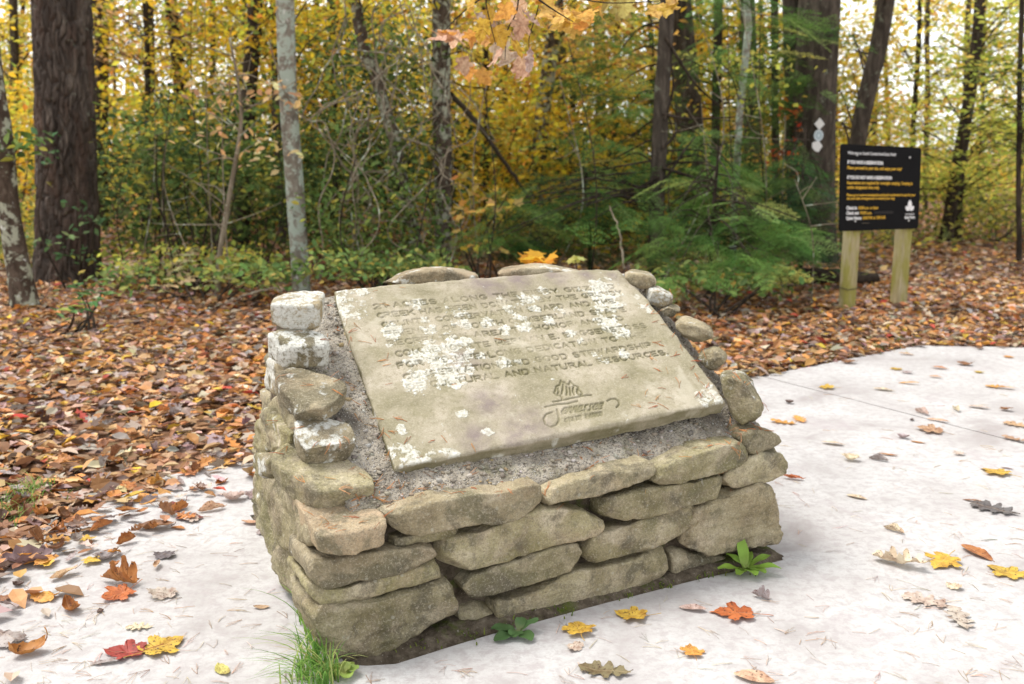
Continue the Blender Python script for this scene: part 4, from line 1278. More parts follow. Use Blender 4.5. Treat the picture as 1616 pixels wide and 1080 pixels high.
t = tree('leaning_tree', 'thin leaning trunk with grey lichen at the left edge beside the big pine', [(38, 487), (15, 330), (0, 200), (-25, 20)], 9.75, .112, .07, 'bark_patchy', sides=16)
crown(t, [at(u, v, 9.7) for u, v in [(10, 240), (-30, 210), (30, 225), (-60, 100), (-100, 0)]], 26, (.16, .08), .10, MIDG, OVAL, 'evergreen')
t = tree('oak_tree', 'dark trunk half hidden directly behind the right side of the big pine', [(160, 400), (160, 150), (157, 0)], 19, .13, .11, 'bark_dark')
crown(t, box_pts(30, 120, 330, -150, 110, 17, 21), 70, (.4, .22), .10, PEACH)
t = tree('oak_tree', 'blurred dark trunk rising into peach coloured leaves, left of the crooked sapling', [(288, 400), (285, 160), (270, 0)], 20, .14, .11, 'bark_dark')
crown(t, box_pts(34, 180, 420, -120, 130, 18, 23), 70, (.45, .22), .10, GOLD)
t = tree('oak_tree', 'dark slightly leaning trunk standing just left of the pale lichened tree', [(375, 405), (383, 330), (395, 110), (402, 0)], 15, .12, .09, 'bark_dark')
crown(t, box_pts(30, 300, 520, -140, 110, 13.5, 17), 60, (.35, .18), .09, YEL)
t = tree('maple_tree', 'pale straight trunk sheathed in grey white lichen behind the monument corner', [(475, 463), (468, 330), (455, 150), (449, 0)], 10.9, .098, .095, 'bark_lichen', sides=20, n=60, flare=.1, wob=.015)
crown(t, [at(u, v, Y) for u, v, Y in [(420, -60, 11), (520, -80, 10.6), (470, -160, 11.2), (560, -40, 11.4), (380, -130, 10.4), (540, 30, 11.2)]], 60, (.4, .2), .085, YEL)
t = tree('oak_tree', 'slim brown trunk showing at the left shoulder of the pale lichened tree', [(452, 390), (440, 180), (435, 0)], 16, .10, .08, 'bark_brown')
crown(t, box_pts(14, 380, 560, -120, 120, 15, 18), 60, (.4, .2), .09, GOLD)
t = tree('maple_tree', 'leaning vine wrapped trunk spotted with pale lichen, left of the dark patchy tree', [(668, 430), (645, 330), (625, 230), (590, 110), (558, 0)], 12.2, .075, .07, 'bark_patchy', sides=16)
crown(t, box_pts(26, 500, 690, -80, 330, 11.5, 13.6), 50, (.28, .2), .075, MIDG, OVAL)
t = tree('oak_tree', 'upright dark trunk blotched with white lichen directly behind the slab', [(697, 428), (700, 300), (697, 150), (695, 0)], 12.6, .108, .128, 'bark_patchy', sides=20, n=60, flare=.15)
crown(t, box_pts(20, 600, 800, -200, 60, 11.5, 14), 60, (.35, .2), .09, YEL)
t = tree('oak_tree', 'grey lichened trunk in the middle of the yellow leaves, right of the fallen limb', [(846, 400), (848, 300), (857, 180), (872, 60), (878, 0)], 16, .125, .11, 'bark_patchy')
crown(t, box_pts(36, 740, 1000, -140, 140, 14.5, 18), 60, (.4, .2), .10, ORANGE)
t = tree('oak_tree', 'dim brown trunk close behind the grey lichened trunk among yellow leaves', [(890, 400), (888, 200), (884, 60)], 20, .11, .09, 'bark_brown')
crown(t, box_pts(36, 730, 1010, 100, 360, 18, 23), 70, (.4, .25), .10, YEL)
t = tree('oak_tree', 'tall pale grey trunk standing against bright sky near the top centre', [(952, 400), (950, 300), (945, 0)], 22, .13, .11, 'bark_brown')
crown(t, box_pts(22, 880, 1060, 100, 330, 20, 25), 70, (.45, .25), .11, GOLD)
t = tree('oak_tree', 'thick dim trunk set back behind the hemlock, left of the forked pale stem', [(1100, 400), (1095, 320), (1085, 150), (1070, 0)], 18, .25, .21, 'bark_brown')
crown(t, box_pts(16, 1000, 1200, -200, 20, 16, 20), 60, (.5, .2), .10, OLIVE)
t = tree('oak_tree', 'brown trunk behind the slim pale stem, between hemlock and marked tree', [(1190, 400), (1186, 180), (1180, 0)], 17, .13, .12, 'bark_brown')
crown(t, box_pts(14, 1120, 1280, 120, 330, 15.5, 19), 60, (.4, .2), .09, GOLD)
t = tree('sapling', 'slim pale grey stem forking in front of the brown trunk in the hemlocks', [(1156, 385), (1160, 330), (1168, 180), (1180, 40), (1176, 0)], 13, .045, .05, 'bark_lichen')
crown(t, box_pts(7, 1120, 1240, 0, 200, 12.4, 13.6), 30, (.3, .12), .08, LIME)

# big twin tree with trail blazes
t = tree('tulip_tree', 'very thick dark twin trunk carrying white trail blazes left of the notice board', [(1283, 420), (1284, 300), (1287, 150), (1292, 0)], 14, .285, .262, 'bark_brown', sides=40, n=90, wob=.01)
BIG = t
V, F = trunk_tube([at(1268, 420, 14.35) - [0, 0, .1], at(1258, 250, 14.4), at(1251, 0, 14.4), at(1246, -300, 14.6)], .16, .13, sides=20, seed=9)
kid('trunk', V, F, M['bark_brown'], t)
crown(t, box_pts(14, 1150, 1420, -320, -20, 12.5, 16), 60, (.5, .25), .11, LIME)
t = tree('vine_seedling', 'red leaved seedling tangled against the left side of the thick twin trunk', [(1238, 400), (1236, 300), (1240, 180)], 13.4, .012, .008, 'twig', extend=0, flare=0, cat='seedling')
crown(t, box_pts(6, 1226, 1258, 165, 262, 13.3, 13.7), 12, (.10, .10), .07, RED, STAR)
t = tree('oak_tree', 'slanting bare trunk crossing the bright gap above the notice board', [(1335, 420), (1352, 240), (1370, 140), (1398, 0)], 15, .125, .125, 'bark_brown', sides=18)
crown(t, box_pts(8, 1330, 1520, -320, -60, 13.5, 16), 50, (.5, .2), .10, YEL)
crown(t, box_pts(26, 1315, 1400, 60, 230, 16, 19), 46, (.3, .25), .10, GOLD, name='crown')
t = tree('maple_tree', 'slim dark curving trunk in the lime leaves right of the notice board', [(1490, 385), (1510, 270), (1530, 150), (1547, 0)], 17, .10, .075, 'bark_dark')
crown(t, box_pts(34, 1440, 1640, 0, 210, 15, 19), 55, (.42, .15), .10, LIME, tilt=(.1, .9))
t = tree('maple_tree', 'dark stem paired close beside the slim curving trunk right of the board', [(1508, 385), (1516, 280), (1532, 160), (1540, 60)], 17.4, .07, .06, 'bark_dark')
crown(t, box_pts(40, 1400, 1660, 170, 330, 15.5, 19.5), 60, (.42, .16), .10, LIME, tilt=(.1, .9))
t = tree('hemlock_tree', 'dark evergreen trunk cut by the right edge of the picture', [(1607, 400), (1609, 200), (1612, 0)], 14, .035, .03, 'bark_dark')
crown(t, box_pts(12, 1570, 1680, 60, 260, 13.2, 15), 60, (.35, .08), .09, DARK, KITE, 'evergreen', tilt=(0, .5))
t = tree('maple_tree', 'young tree of bright yellow leaves against sky over the notice board', [(1442, 400), (1440, 250), (1446, 120), (1452, 20)], 19, .05, .035, 'bark_dark')
crown(t, box_pts(22, 1340, 1520, -60, 130, 17.5, 20.5), 40, (.4, .15), .10, GOLD, tilt=(.1, .9))

for u, lab, pal in ((225, 'yellow green maple crown spreading above the laurel thicket', YEL), (520, 'yellow green maple crown between pale lichened tree and vine wrapped trunk', YEL), (760, 'golden maple crown behind the hanging bough', GOLD)):
    t = tree('maple_tree', lab, [(u, 405), (u + 8, 200), (u + 4, 0)], 16.5, .05, .04, 'bark_dark')
    crown(t, box_pts(46, u - 130, u + 130, -60, 240, 14.5, 18.5), 56, (.4, .16), .10, pal)
# stem of the crooked sapling
t = tree('sapling', 'crooked pale leafless sapling with thin forking twigs right of the big pine', [(345, 418), (352, 370), (366, 290), (381, 190), (374, 120), (362, 60)], 10.6, .032, .012, 'twig', extend=0, wob=.01, flare=.2)
s = Soup(); rg = np.random.default_rng(3)
for i in range(26):
    a = spline(PATHS[t.name], 30)[rg.integers(8, 29)]
    d = rg.normal(0, 1, 3) * [1, .5, .5] + [0, 0, .35]; d /= np.linalg.norm(d)
    L = rg.uniform(.3, 1.0)
    V, F = tube(spline([a, a + d * L * .5 + rg.normal(0, .05, 3), a + d * L + rg.normal(0, .1, 3)], 7), np.linspace(.008, .002, 7), 4); s.add(V, F)
kid('branches', np.concatenate(s.V), [np.concatenate(f) for f in s.F.values()], M['twig'], t)
crown(t, box_pts(8, 300, 460, 60, 250, 10.3, 11), 16, (.2, .12), .08, PEACH, OVAL, limbs=False)

# --- fallen limb
def fallen(name, label, pts, r, mat, group=None, cat='branch'):
    P = spline(pts, 24)
    root = empty(name, P[0], label, cat, group)
    V, F = tube(P + RNG.normal(0, .006, P.shape), r * np.linspace(1, .6, 24), 8)
    kid('limb', V, F, M[mat], root)
    return root
fallen('dead_limb', 'dark dead limb slanting down from the patchy lichen tree into the yellow leaves', [at(712, 150, 12.9), at(750, 192, 13.4), at(800, 262, 14), at(852, 335, 14.6)], .036, 'twig_dark')
fallen('log', 'dark mossy log lying behind the left post of the notice board', [[3.15, 11.6, .08], [3.7, 11.4, .10], [4.25, 11.5, .06]], .11, 'bark_dark', cat='log')
fallen('fallen_branch', 'thin bare stick lying on the litter beside the pale lichened tree', [at(440, 455, 9.6), at(400, 462, 9.4), at(330, 487, 8.8)], .012, 'twig', cat='stick')
fallen('fallen_branch', 'dead stick propped among the hemlock sprays behind the slab', [at(985, 425, 9.5), at(975, 360, 9.8), at(960, 325, 10)], .012, 'twig', cat='stick')

# --- hemlock: flat feathery sprays
def spray_pattern(seed):
    rg = np.random.default_rng(seed)
    V, F = [], []
    def needle(p, d, n, L):
        q = np.cross(n, d) * .16 * L
        k = len(V); V.extend([p - q, p + q, p + d * L]); F.append((k, k + 1, k + 2))
    for i in range(15):
        y = .04 + i / 15 * .95
        for sgn in (-1, 1):
            yy = y + rg.uniform(0, .03)
            L = (.42 * (1 - yy) ** .8 + .05) * rg.uniform(.75, 1.1)
            d = np.array([sgn * math.sin(.95), math.cos(.95), -.05 + rg.normal(0, .1)])
            m = max(3, int(L / .05))
            for j in range(m):
                p = np.array([0, yy, -.10 * yy * yy]) + d * L * (j + .5) / m + [0, 0, -.25 * (L * (j + .5) / m) ** 2]
                for s2 in (-1, 1):
                    a = s2 * .9
                    dd = np.array([d[0] * math.cos(a) - d[1] * math.sin(a), d[0] * math.sin(a) + d[1] * math.cos(a), rg.normal(0, .15)])
                    needle(p, dd, np.array([rg.normal(0, .3), rg.normal(0, .3), 1.0]), .055)
    return np.array(V), np.array(F)
SPRAYS = [spray_pattern(i) for i in range(3)]

def hem_foliage(root, spots, size=(.35, .6), palette=HEM, facing=None, pitch=(.0, .5), rng=RNG, name='foliage'):
    Vs, Fs, Cs, n0 = [], [], [], 0
    spots = np.asarray(spots)
    for k in range(3):
        P = spots[k::3]
        n = len(P)
        if not n: continue
        yaw = rng.uniform(0, 2 * np.pi, n) if facing is None else facing + rng.normal(0, .7, n)
        pt, rl = rng.uniform(*pitch, n), rng.normal(0, .3, n)
        Rm = []
        for a, b, c in zip(yaw, pt, rl):
            Rm.append(np.array((Matrix.Rotation(a, 3, 'Z') @ Matrix.Rotation(-b, 3, 'X') @ Matrix.Rotation(c, 3, 'Y'))))
        V, F = scatter(*SPRAYS[k], P, rng.uniform(*size, n), np.array(Rm))
        col = pick(palette, n, .15, rng)
        col = np.repeat(col, len(SPRAYS[k][0]), 0) * rng.uniform(.85, 1.2, (len(V), 1))
        Vs.append(V); Fs.append(F + n0); Cs.append(col); n0 += len(V)
    o = kid(name, np.concatenate(Vs), np.concatenate(Fs), M['evergreen'], root, np.concatenate(Cs), False)
    o['kind'] = 'stuff'
    return o

def hem_branches(root, path, spots, step=6, r=.014, rng=RNG):
    s = Soup()
    for c in np.asarray(spots)[::step]:
        z = np.clip(c[2] + rng.uniform(-.1, .5), path[0][2] + .2, path[-1][2] - .05)
        j = np.searchsorted(path[:, 2], z).clip(1, len(path) - 1)
        w = (z - path[j - 1][2]) / (path[j][2] - path[j - 1][2] + 1e-6)
        a = path[j - 1] + (path[j] - path[j - 1]) * w
        if np.linalg.norm(c - a) > 5: continue
        mid = (a + c) / 2 + [0, 0, .12] + rng.normal(0, .05, 3)
        V, F = tube(spline([a, mid, c], 8), np.linspace(r, r * .3, 8), 5); s.add(V, F)
    kid('branches', np.concatenate(s.V), [np.concatenate(f) for f in s.F.values()], M['bark_dark'], root)

def tiers(rows, rng=RNG):
    """sprays in loose layered tiers: (u0, u1, v, depth, n)"""
    out = []
    for u0, u1, v, Y, n in rows:
        for _ in range(n):
            out.append(at(rng.uniform(u0, u1), v + rng.normal(0, 9), Y + rng.normal(0, .35)))
    return np.array(out)

t = tree('hemlock_tree', 'dark slim hemlock trunk with arching bare lower limbs and feathery sprays', [(1034, 420), (1036, 340), (1045, 150), (1052, 0)], 11.8, .095, .075, 'bark_brown', sides=18, n=60)
sp = tiers([(880, 1010, 100, 12.2, 7), (850, 1000, 135, 12.2, 8), (930, 1030, 70, 12.2, 6), (1065, 1180, 75, 12.4, 5), (960, 1030, 165, 12.2, 6), (1070, 1240, 40, 12.4, 6), (1060, 1200, 120, 12.2, 6), (980, 1260, 10, 12.4, 7), (870, 1020, 225, 12.6, 12), (780, 1000, 330, 11.0, 30), (800, 1010, 300, 11.6, 18), (770, 960, 365, 10.6, 20),
            (1060, 1200, 205, 12.4, 8), (1060, 1230, 245, 12.4, 14), (1050, 1240, 275, 12.4, 18), (930, 1060, 265, 12, 12)])
hem_foliage(t, sp, (.4, .75)); hem_branches(t, PATHS[t.name], sp, 5)
s = Soup()
for pts in ([(1040, 300), (1075, 245), (1090, 225), (1098, 215)], [(1045, 265), (1110, 285), (1180, 305), (1260, 320)], [(1048, 190), (1062, 140), (1058, 90)], [(1046, 235), (1066, 210), (1062, 178)], [(1050, 60), (1095, 130), (1140, 172)], [(1044, 180), (1090, 188), (1160, 185)], [(1040, 280), (1000, 300), (960, 310)]):
    V, F = tube(spline([at(u, v, 11.7 + .1 * i) for i, (u, v) in enumerate(pts)], 12), np.linspace(.022, .008, 12), 6); s.add(V, F)
kid('dead_limbs', np.concatenate(s.V), [np.concatenate(f) for f in s.F.values()], M['bark_dark'], t)

t = tree('hemlock_sapling', 'bushy young hemlock spreading low bright sprays behind the monument right shoulder', [(1120, 428), (1122, 380), (1130, 300), (1135, 230)], 10.4, .03, .012, 'bark_dark', extend=0, cat='young hemlock', group='young hemlocks')
sp = tiers([(1000, 1250, 350, 10.2, 34), (1010, 1270, 380, 9.9, 40), (1030, 1260, 405, 9.7, 34), (1060, 1230, 425, 9.4, 16), (1010, 1230, 325, 10.6, 30), (1040, 1180, 295, 10.8, 18), (1060, 1170, 265, 11, 10), (1180, 1290, 365, 9.9, 18), (1030, 1110, 440, 9.0, 6)])
hem_foliage(t, sp, (.32, .62)); hem_branches(t, PATHS[t.name], sp, 4, .009)
t = tree('hemlock_sapling', 'dark young hemlock filling the gap between thick twin trunk and notice board', [(1262, 420), (1262, 360), (1268, 270), (1272, 200)], 11.6, .03, .012, 'bark_dark', extend=0, cat='young hemlock', group='young hemlocks')
sp = tiers([(1170, 1320, 300, 11.4, 26), (1180, 1325, 330, 11.3, 30), (1190, 1330, 275, 11.6, 20), (1200, 1320, 360, 11.2, 24), (1195, 1310, 390, 11, 16), (1210, 1310, 245, 11.8, 10)])
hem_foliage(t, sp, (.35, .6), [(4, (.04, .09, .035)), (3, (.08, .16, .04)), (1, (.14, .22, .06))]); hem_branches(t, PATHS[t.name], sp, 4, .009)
t = tree('hemlock_sapling', 'shadowy young hemlock thicket left of the dark hemlock trunk', [(930, 420), (930, 370), (925, 300), (920, 240)], 12.4, .03, .012, 'bark_dark', extend=0, cat='young hemlock', group='young hemlocks')
sp = tiers([(760, 1040, 390, 11.4, 50), (780, 1040, 355, 12.2, 50), (800, 1030, 320, 12.6, 40), (830, 1020, 285, 12.8, 26), (1040, 1180, 385, 12.4, 24), (1040, 1200, 340, 12.8, 24)])
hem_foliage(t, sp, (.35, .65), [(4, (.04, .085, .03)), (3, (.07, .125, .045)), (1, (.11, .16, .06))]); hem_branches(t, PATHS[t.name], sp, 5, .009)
t = tree('hemlock_tree', 'tall hemlock reaching feathery sprays across the bright sky above the marked tree', [(1226, 420), (1224, 200), (1222, 0)], 15.5, .06, .05, 'bark_dark')
sp = tiers([(1180, 1330, 30, 13.2, 9), (1200, 1310, 70, 13.2, 7), (1190, 1300, 115, 13.2, 8), (1190, 1300, 145, 13.2, 6), (1190, 1260, 165, 14, 8), (1140, 1240, 0, 13, 7)])
hem_foliage(t, sp, (.4, .8)); hem_branches(t, PATHS[t.name], sp, 5)

t = tree('hemlock_tree', 'full green hemlock standing back between dark hemlock trunk and thick twin trunk', [(1128, 420), (1130, 200), (1133, 0)], 15.2, .07, .06, 'bark_dark')
sp = tiers([(920, 1260, 20, 14.6, 14), (900, 1270, 60, 14.4, 16), (890, 1270, 100, 14.6, 18), (900, 1270, 140, 14.4, 20), (900, 1280, 180, 14.4, 22), (900, 1280, 220, 14.2, 24), (900, 1280, 260, 14.2, 24), (940, 1280, 300, 14, 18)])
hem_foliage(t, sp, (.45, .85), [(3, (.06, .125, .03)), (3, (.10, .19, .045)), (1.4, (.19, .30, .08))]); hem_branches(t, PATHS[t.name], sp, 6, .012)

# --- evergreen shrubs and saplings under the trees
def shrub(name, label, u, v, Y, centers, per, spread, size, pal, pattern=OVAL, mat='evergreen', group='understorey shrubs', cat='shrub', stems=7, **kw):
    b = ground(u, v) if Y is None else at(u, v, Y)
    b[2] = 0
    root = empty(name, b, label, cat, group)
    s = Soup()
    centers = np.asarray(centers)
    for i in RNG.choice(len(centers), min(stems, len(centers)), replace=False):
        c = centers[i]
        a = b + RNG.normal(0, .08, 3) * [1, 1, 0] - [0, 0, .05]
        mid = (a + c) / 2 + RNG.normal(0, .12, 3) * min(1, np.linalg.norm(c - a) * .7)
        V, F = tube(spline([a, mid, c], 9), np.linspace(.016, .005, 9), 5); s.add(V, F)
    kid('stems', np.concatenate(s.V), [np.concatenate(f) for f in s.F.values()], M['bark_dark'], root)
    crown(root, centers, per, spread, size, pal, pattern, mat, name='foliage', limbs=False, **kw)
    return root
shrub('laurel_shrub', 'dark green laurel thicket filling the gap right of the big pine', 240, 418, 12.6, box_pts(50, 160, 350, 190, 390, 11.8, 14), 46, (.26, .2), .085, DARK)
shrub('laurel_shrub', 'glossy mid green laurel spreading in front of the dark thicket', 300, 415, 11.6, box_pts(26, 210, 400, 150, 280, 11.2, 13), 34, (.24, .12), .085, MIDG)
shrub('laurel_shrub', 'shadowed laurel between the crooked sapling and the pale lichened tree', 410, 425, 13, box_pts(44, 340, 520, 250, 410, 12, 15), 56, (.28, .2), .08, DARK)
shrub('laurel_shrub', 'small leaved green shrub growing close behind the slab left of the patchy tree', 600, 428, 11.2, box_pts(46, 500, 690, 290, 420, 10.6, 12.4), 46, (.22, .15), .065, MIDG)
shrub('laurel_shrub', 'tangled dark green shrub reaching high left of the vine wrapped trunk', 540, 428, 12.8, box_pts(60, 490, 640, 60, 330, 12, 14.5), 50, (.3, .2), .075, DARK)
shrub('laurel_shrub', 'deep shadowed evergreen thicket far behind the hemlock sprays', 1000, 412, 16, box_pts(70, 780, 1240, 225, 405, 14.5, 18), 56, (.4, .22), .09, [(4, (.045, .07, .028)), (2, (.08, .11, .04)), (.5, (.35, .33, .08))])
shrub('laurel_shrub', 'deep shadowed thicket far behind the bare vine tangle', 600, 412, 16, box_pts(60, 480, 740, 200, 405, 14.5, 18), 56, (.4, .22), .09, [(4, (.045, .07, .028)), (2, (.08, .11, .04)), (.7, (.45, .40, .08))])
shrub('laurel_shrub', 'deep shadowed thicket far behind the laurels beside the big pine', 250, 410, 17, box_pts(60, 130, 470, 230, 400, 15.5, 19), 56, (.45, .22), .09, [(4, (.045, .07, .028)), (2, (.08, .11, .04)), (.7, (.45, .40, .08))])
shrub('laurel_shrub', 'low dark shrub at the foot of the big pine on its left', 40, 440, 12.2, box_pts(22, -40, 80, 330, 430, 11.8, 13.5), 50, (.25, .15), .08, OLIVE)
shrub('spicebush', 'low yellow green bush beneath the thicket at the foot of the laurels', 270, 422, 10.8, box_pts(12, 160, 420, 395, 425, 10.6, 11.6), 40, (.24, .07), .07, LIME, KITE, 'leaf_tint')
shrub('spicebush', 'bright yellow shrub glowing behind the hanging dead vines', 780, 420, 16, box_pts(60, 700, 900, 120, 380, 14.5, 18), 60, (.4, .25), .09, YEL, KITE, 'leaf_tint')
shrub('spicebush', 'yellow leaved bush in the shade between lichened trunk and hemlock', 960, 420, 15.5, box_pts(36, 860, 1060, 240, 380, 14.5, 17.5), 50, (.4, .22), .09, YEL, KITE, 'leaf_tint')
shrub('spicebush', 'olive bush behind the notice board posts', 1390, 410, 16, box_pts(22, 1310, 1470, 350, 400, 14, 18), 50, (.5, .14), .09, OLIVE, KITE, 'leaf_tint')
shrub('spicebush', 'olive and yellow brush along the far edge of the trail clearing', 1560, 405, 17, box_pts(46, 1450, 1700, 320, 395, 16, 20), 60, (.5, .18), .10, OLIVE, KITE, 'leaf_tint')
shrub('spicebush', 'yellow sapling leaves seen between the big pine and left edge', 20, 430, 15, box_pts(40, -60, 60, 120, 370, 14, 18), 60, (.4, .25), .10, YEL, KITE, 'leaf_tint')
shrub('witch_hazel', 'orange leaved young maple low behind the slab beside the patchy tree', 770, 428, 10.6, [at(u, v, 10.4) for u, v in [(740, 395), (770, 400), (765, 330), (790, 335), (745, 290), (800, 310), (725, 340)]], 7, (.12, .07), .10, ORANGE, STAR, 'leaf_tint', cat='seedling', stems=5)
shrub('maple_seedling', 'broad yellow orange leaves peeping over the centre of the slab top', 843, 425, 7.6, [at(845, 410, 7.6), at(838, 407, 7.7), at(858, 411, 7.5)], 5, (.05, .02), .13, [(1, (.66, .36, .04))], STAR, 'leaf_tint', cat='seedling', stems=3, tilt=(.1, .7))
shrub('maple_seedling', 'single pale green seedling leaf right of the yellow one over the slab', 910, 425, 7.8, [at(908, 411, 7.8)], 3, (.03, .02), .12, [(1, (.42, .42, .14))], STAR, 'leaf_tint', cat='seedling', stems=1, tilt=(.2, .9))
shrub('oak_seedling', 'pale yellowish oak seedlings with lobed leaves on the litter edge before the laurels', 300, 468, None, [ground(u, v) * [1, 1, 0] + [0, 0, z] for u, v, z in [(225, 470, .25), (255, 462, .3), (285, 480, .22), (310, 470, .34), (335, 465, .36), (355, 462, .3), (375, 470, .22), (270, 495, .15), (300, 462, .42), (345, 480, .3)]], 9, (.16, .05), .15, [(3, (.42, .40, .19)), (2, (.47, .36, .2)), (1, (.32, .33, .12))], OAK, 'leaf_tint', cat='seedling', tilt=(0, .7))
shrub('bramble', 'small fresh green bramble on the leaf litter left of the monument', 130, 520, None, [ground(u, v) * [1, 1, 0] + [0, 0, z] for u, v, z in [(105, 532, .10), (120, 525, .18), (140, 520, .25), (150, 525, .14), (128, 510, .3), (165, 505, .26)]], 11, (.07, .035), .095, [(2, (.10, .22, .08)), (1, (.16, .28, .10)), (.6, (.3, .34, .08))], OVAL, 'evergreen', cat='plant', tilt=(0, .8))
shrub('creeper', 'green creeper leaves climbing the foot of the big pine trunk', 120, 440, 11.2, [at(u, v, 11.15) for u, v in [(118, 395), (140, 400), (130, 360), (95, 380), (150, 345), (80, 250), (75, 215), (120, 330), (65, 385)]], 9, (.08, .05), .08, [(2, (.10, .19, .08)), (1, (.2, .28, .12))], OVAL, 'evergreen', cat='creeper')

EDGE_G = [(2, (.12, .20, .06)), (2, (.20, .28, .08)), (1, (.36, .38, .10)), (.5, (.5, .4, .1))]
shrub('woodland_brush', 'low leafy green brush along the litter edge left of the patchy lichen tree', 600, 440, 9.8, box_pts(26, 505, 690, 405, 440, 9.4, 10.6), 26, (.2, .06), .07, EDGE_G, cat='plant', group='low brush at the wood edge')
shrub('woodland_brush', 'low leafy green brush between big pine and pale lichened tree', 330, 450, 10, box_pts(24, 190, 450, 415, 452, 9.7, 10.8), 22, (.2, .06), .075, EDGE_G, cat='plant', group='low brush at the wood edge')
shrub('woodland_brush', 'low green brush at the foot of the bright young hemlock', 1130, 450, 9.2, box_pts(18, 1030, 1260, 425, 455, 8.9, 10), 20, (.2, .05), .07, EDGE_G, cat='plant', group='low brush at the wood edge')

# --- dead vines: looping tangle between the trees
rg = np.random.default_rng(17)
for i in range(22):
    u0, Y = rg.uniform(520, 730), rg.uniform(10.2, 12.6)
    pts = [at(u0, rg.uniform(405, 430), Y)]
    n = rg.integers(5, 9)
    for k in range(n):
        pts.append(at(u0 + rg.normal(0, 42), 410 - (k + 1) * 410 / n * rg.uniform(.6, 1.15), Y + rg.normal(0, .25)))
    P = spline(pts, 44)
    P += np.column_stack([fbm(P * 2.2 + i, 2, 3), fbm(P * 2.2 + i, 2, 4), fbm(P * 2.2 + i, 2, 5)]) * .12
    P[0][2] = max(P[0][2], -.02)
    V, F = tube(P, rg.uniform(.004, .010), 5)
    o = link('dead_vine', mesh_np('dead_vine', V, F, None, True), M['twig'])
    tag(o, 'thin bare vine looping up through the tangle left of the patchy tree', 'vine', 'bare vines in the tangle')
LANDMARKS = [(-400, 'the left edge'), (100, 'the big pine'), (285, 'the blurred peach leaved trunk'), (360, 'the crooked sapling'), (465, 'the pale lichened tree'), (640, 'the vine wrapped trunk'), (697, 'the patchy lichen tree'), (852, 'the grey lichened trunk'), (1040, 'the hemlock trunk'), (1180, 'the pale stem'),
             (1285, 'the thick twin trunk'), (1365, 'the slanting trunk'), (1455, 'the notice board'), (1510, 'the curving trunk'), (1610, 'the right edge')]
def between(us):
    """for every place along the wood edge: the landmarks either side, and the order among those between them"""
    bins = [max(i for i, (x, _) in enumerate(LANDMARKS[:-1]) if u >= x or i == 0) for u in us]
    out = []
    for i, u in enumerate(us):
        mates = sorted(x for x, b in zip(us, bins) if b == bins[i])
        r, n = mates.index(u), len(mates)
        pos = '' if n == 1 else ('leftmost' if r == 0 else 'rightmost' if r == n - 1 else ('middle', 'second', 'third', 'fourth', 'fifth')[0 if n == 3 else r])
        out.append((pos, LANDMARKS[bins[i]][1], LANDMARKS[bins[i] + 1][1]))
    return out
sap_u = sorted(rg.uniform(150, 1290, 26))
sap_w = between(sap_u)
for i in range(26):
    u0, v0, Y = sap_u[i], rg.uniform(380, 425), rg.uniform(9.8, 12)
    top_ = at(u0 + rg.normal(0, 50), rg.uniform(-60, 300), Y + rg.normal(0, .3))
    b = at(u0, v0, Y); b[2] = -.03
    P = spline([b, (b + top_) / 2 + rg.normal(0, .15, 3), top_], 20)
    s = Soup(); V, F = tube(P, np.linspace(.010, .003, 20), 5); s.add(V, F)
    for k in range(5):
        a = P[rg.integers(6, 19)]; e = a + rg.normal(0, .3, 3) * [1, .6, .6] + [0, 0, .15]
        V, F = tube(spline([a, (a + e) / 2 + rg.normal(0, .04, 3), e], 6), np.linspace(.005, .0015, 6), 4); s.add(V, F)
    o = link('bare_sapling', s.mesh('bare_sapling', True), M['twig' if i % 2 else 'bark_dark'])
    tag(o, ('%s thin leafless sapling between %s and %s' % (sap_w[i][0], sap_w[i][1].replace('the ', ''), sap_w[i][2].replace('the ', ''))).strip(), 'sapling', 'leafless saplings at the wood edge')

# --- trees further back, each with trunk and crown
FARPAL = [YEL, GOLD, YEL, LIME, GOLD, OLIVE, ORANGE]
FAR_WORDS = ['golden', 'golden', 'golden', 'lime green', 'golden', 'olive', 'orange']
far_u = [-130 + i * 46.5 + rg.normal(0, 12) for i in range(37)]
far_words = between(far_u)
for i, u in enumerate(far_u):
    Y = rg.uniform(19, 34)
    k = 3 if u > 1330 and i % 2 else i % 7
    lean = rg.normal(0, 14)
    pos, A, B = far_words[i]
    t = tree('slender_tree', '%s slender %s tree far back between %s and %s' % (pos, FAR_WORDS[k], A.replace('the ', ''), B.replace('the ', '')), [(u, 392), (u + lean * .6, 200), (u + lean, 0)], Y, rg.uniform(.05, .11), rg.uniform(.035, .07), ('bark_dark', 'bark_brown', 'bark_brown')[i % 3], group='slender trees far back in the wood', extend=10, sides=8, n=16)
    t['label'] = t['label'].strip()
    sky_gap = (1320 < u < 1530) or (160 < u < 300)
    hi = 150 if sky_gap else 10
    crown(t, box_pts(22 if sky_gap else 40, u - 110, u + 110, hi, 375, Y - 1.5, Y + 1.5), 62, (.46, .17), .125, FARPAL[k], limb_r=.02)
    crown(t, box_pts(6, u - 120, u + 120, -330, 0, Y - 2, Y + 2), 40, (.7, .35), .2, FARPAL[k], limbs=False)

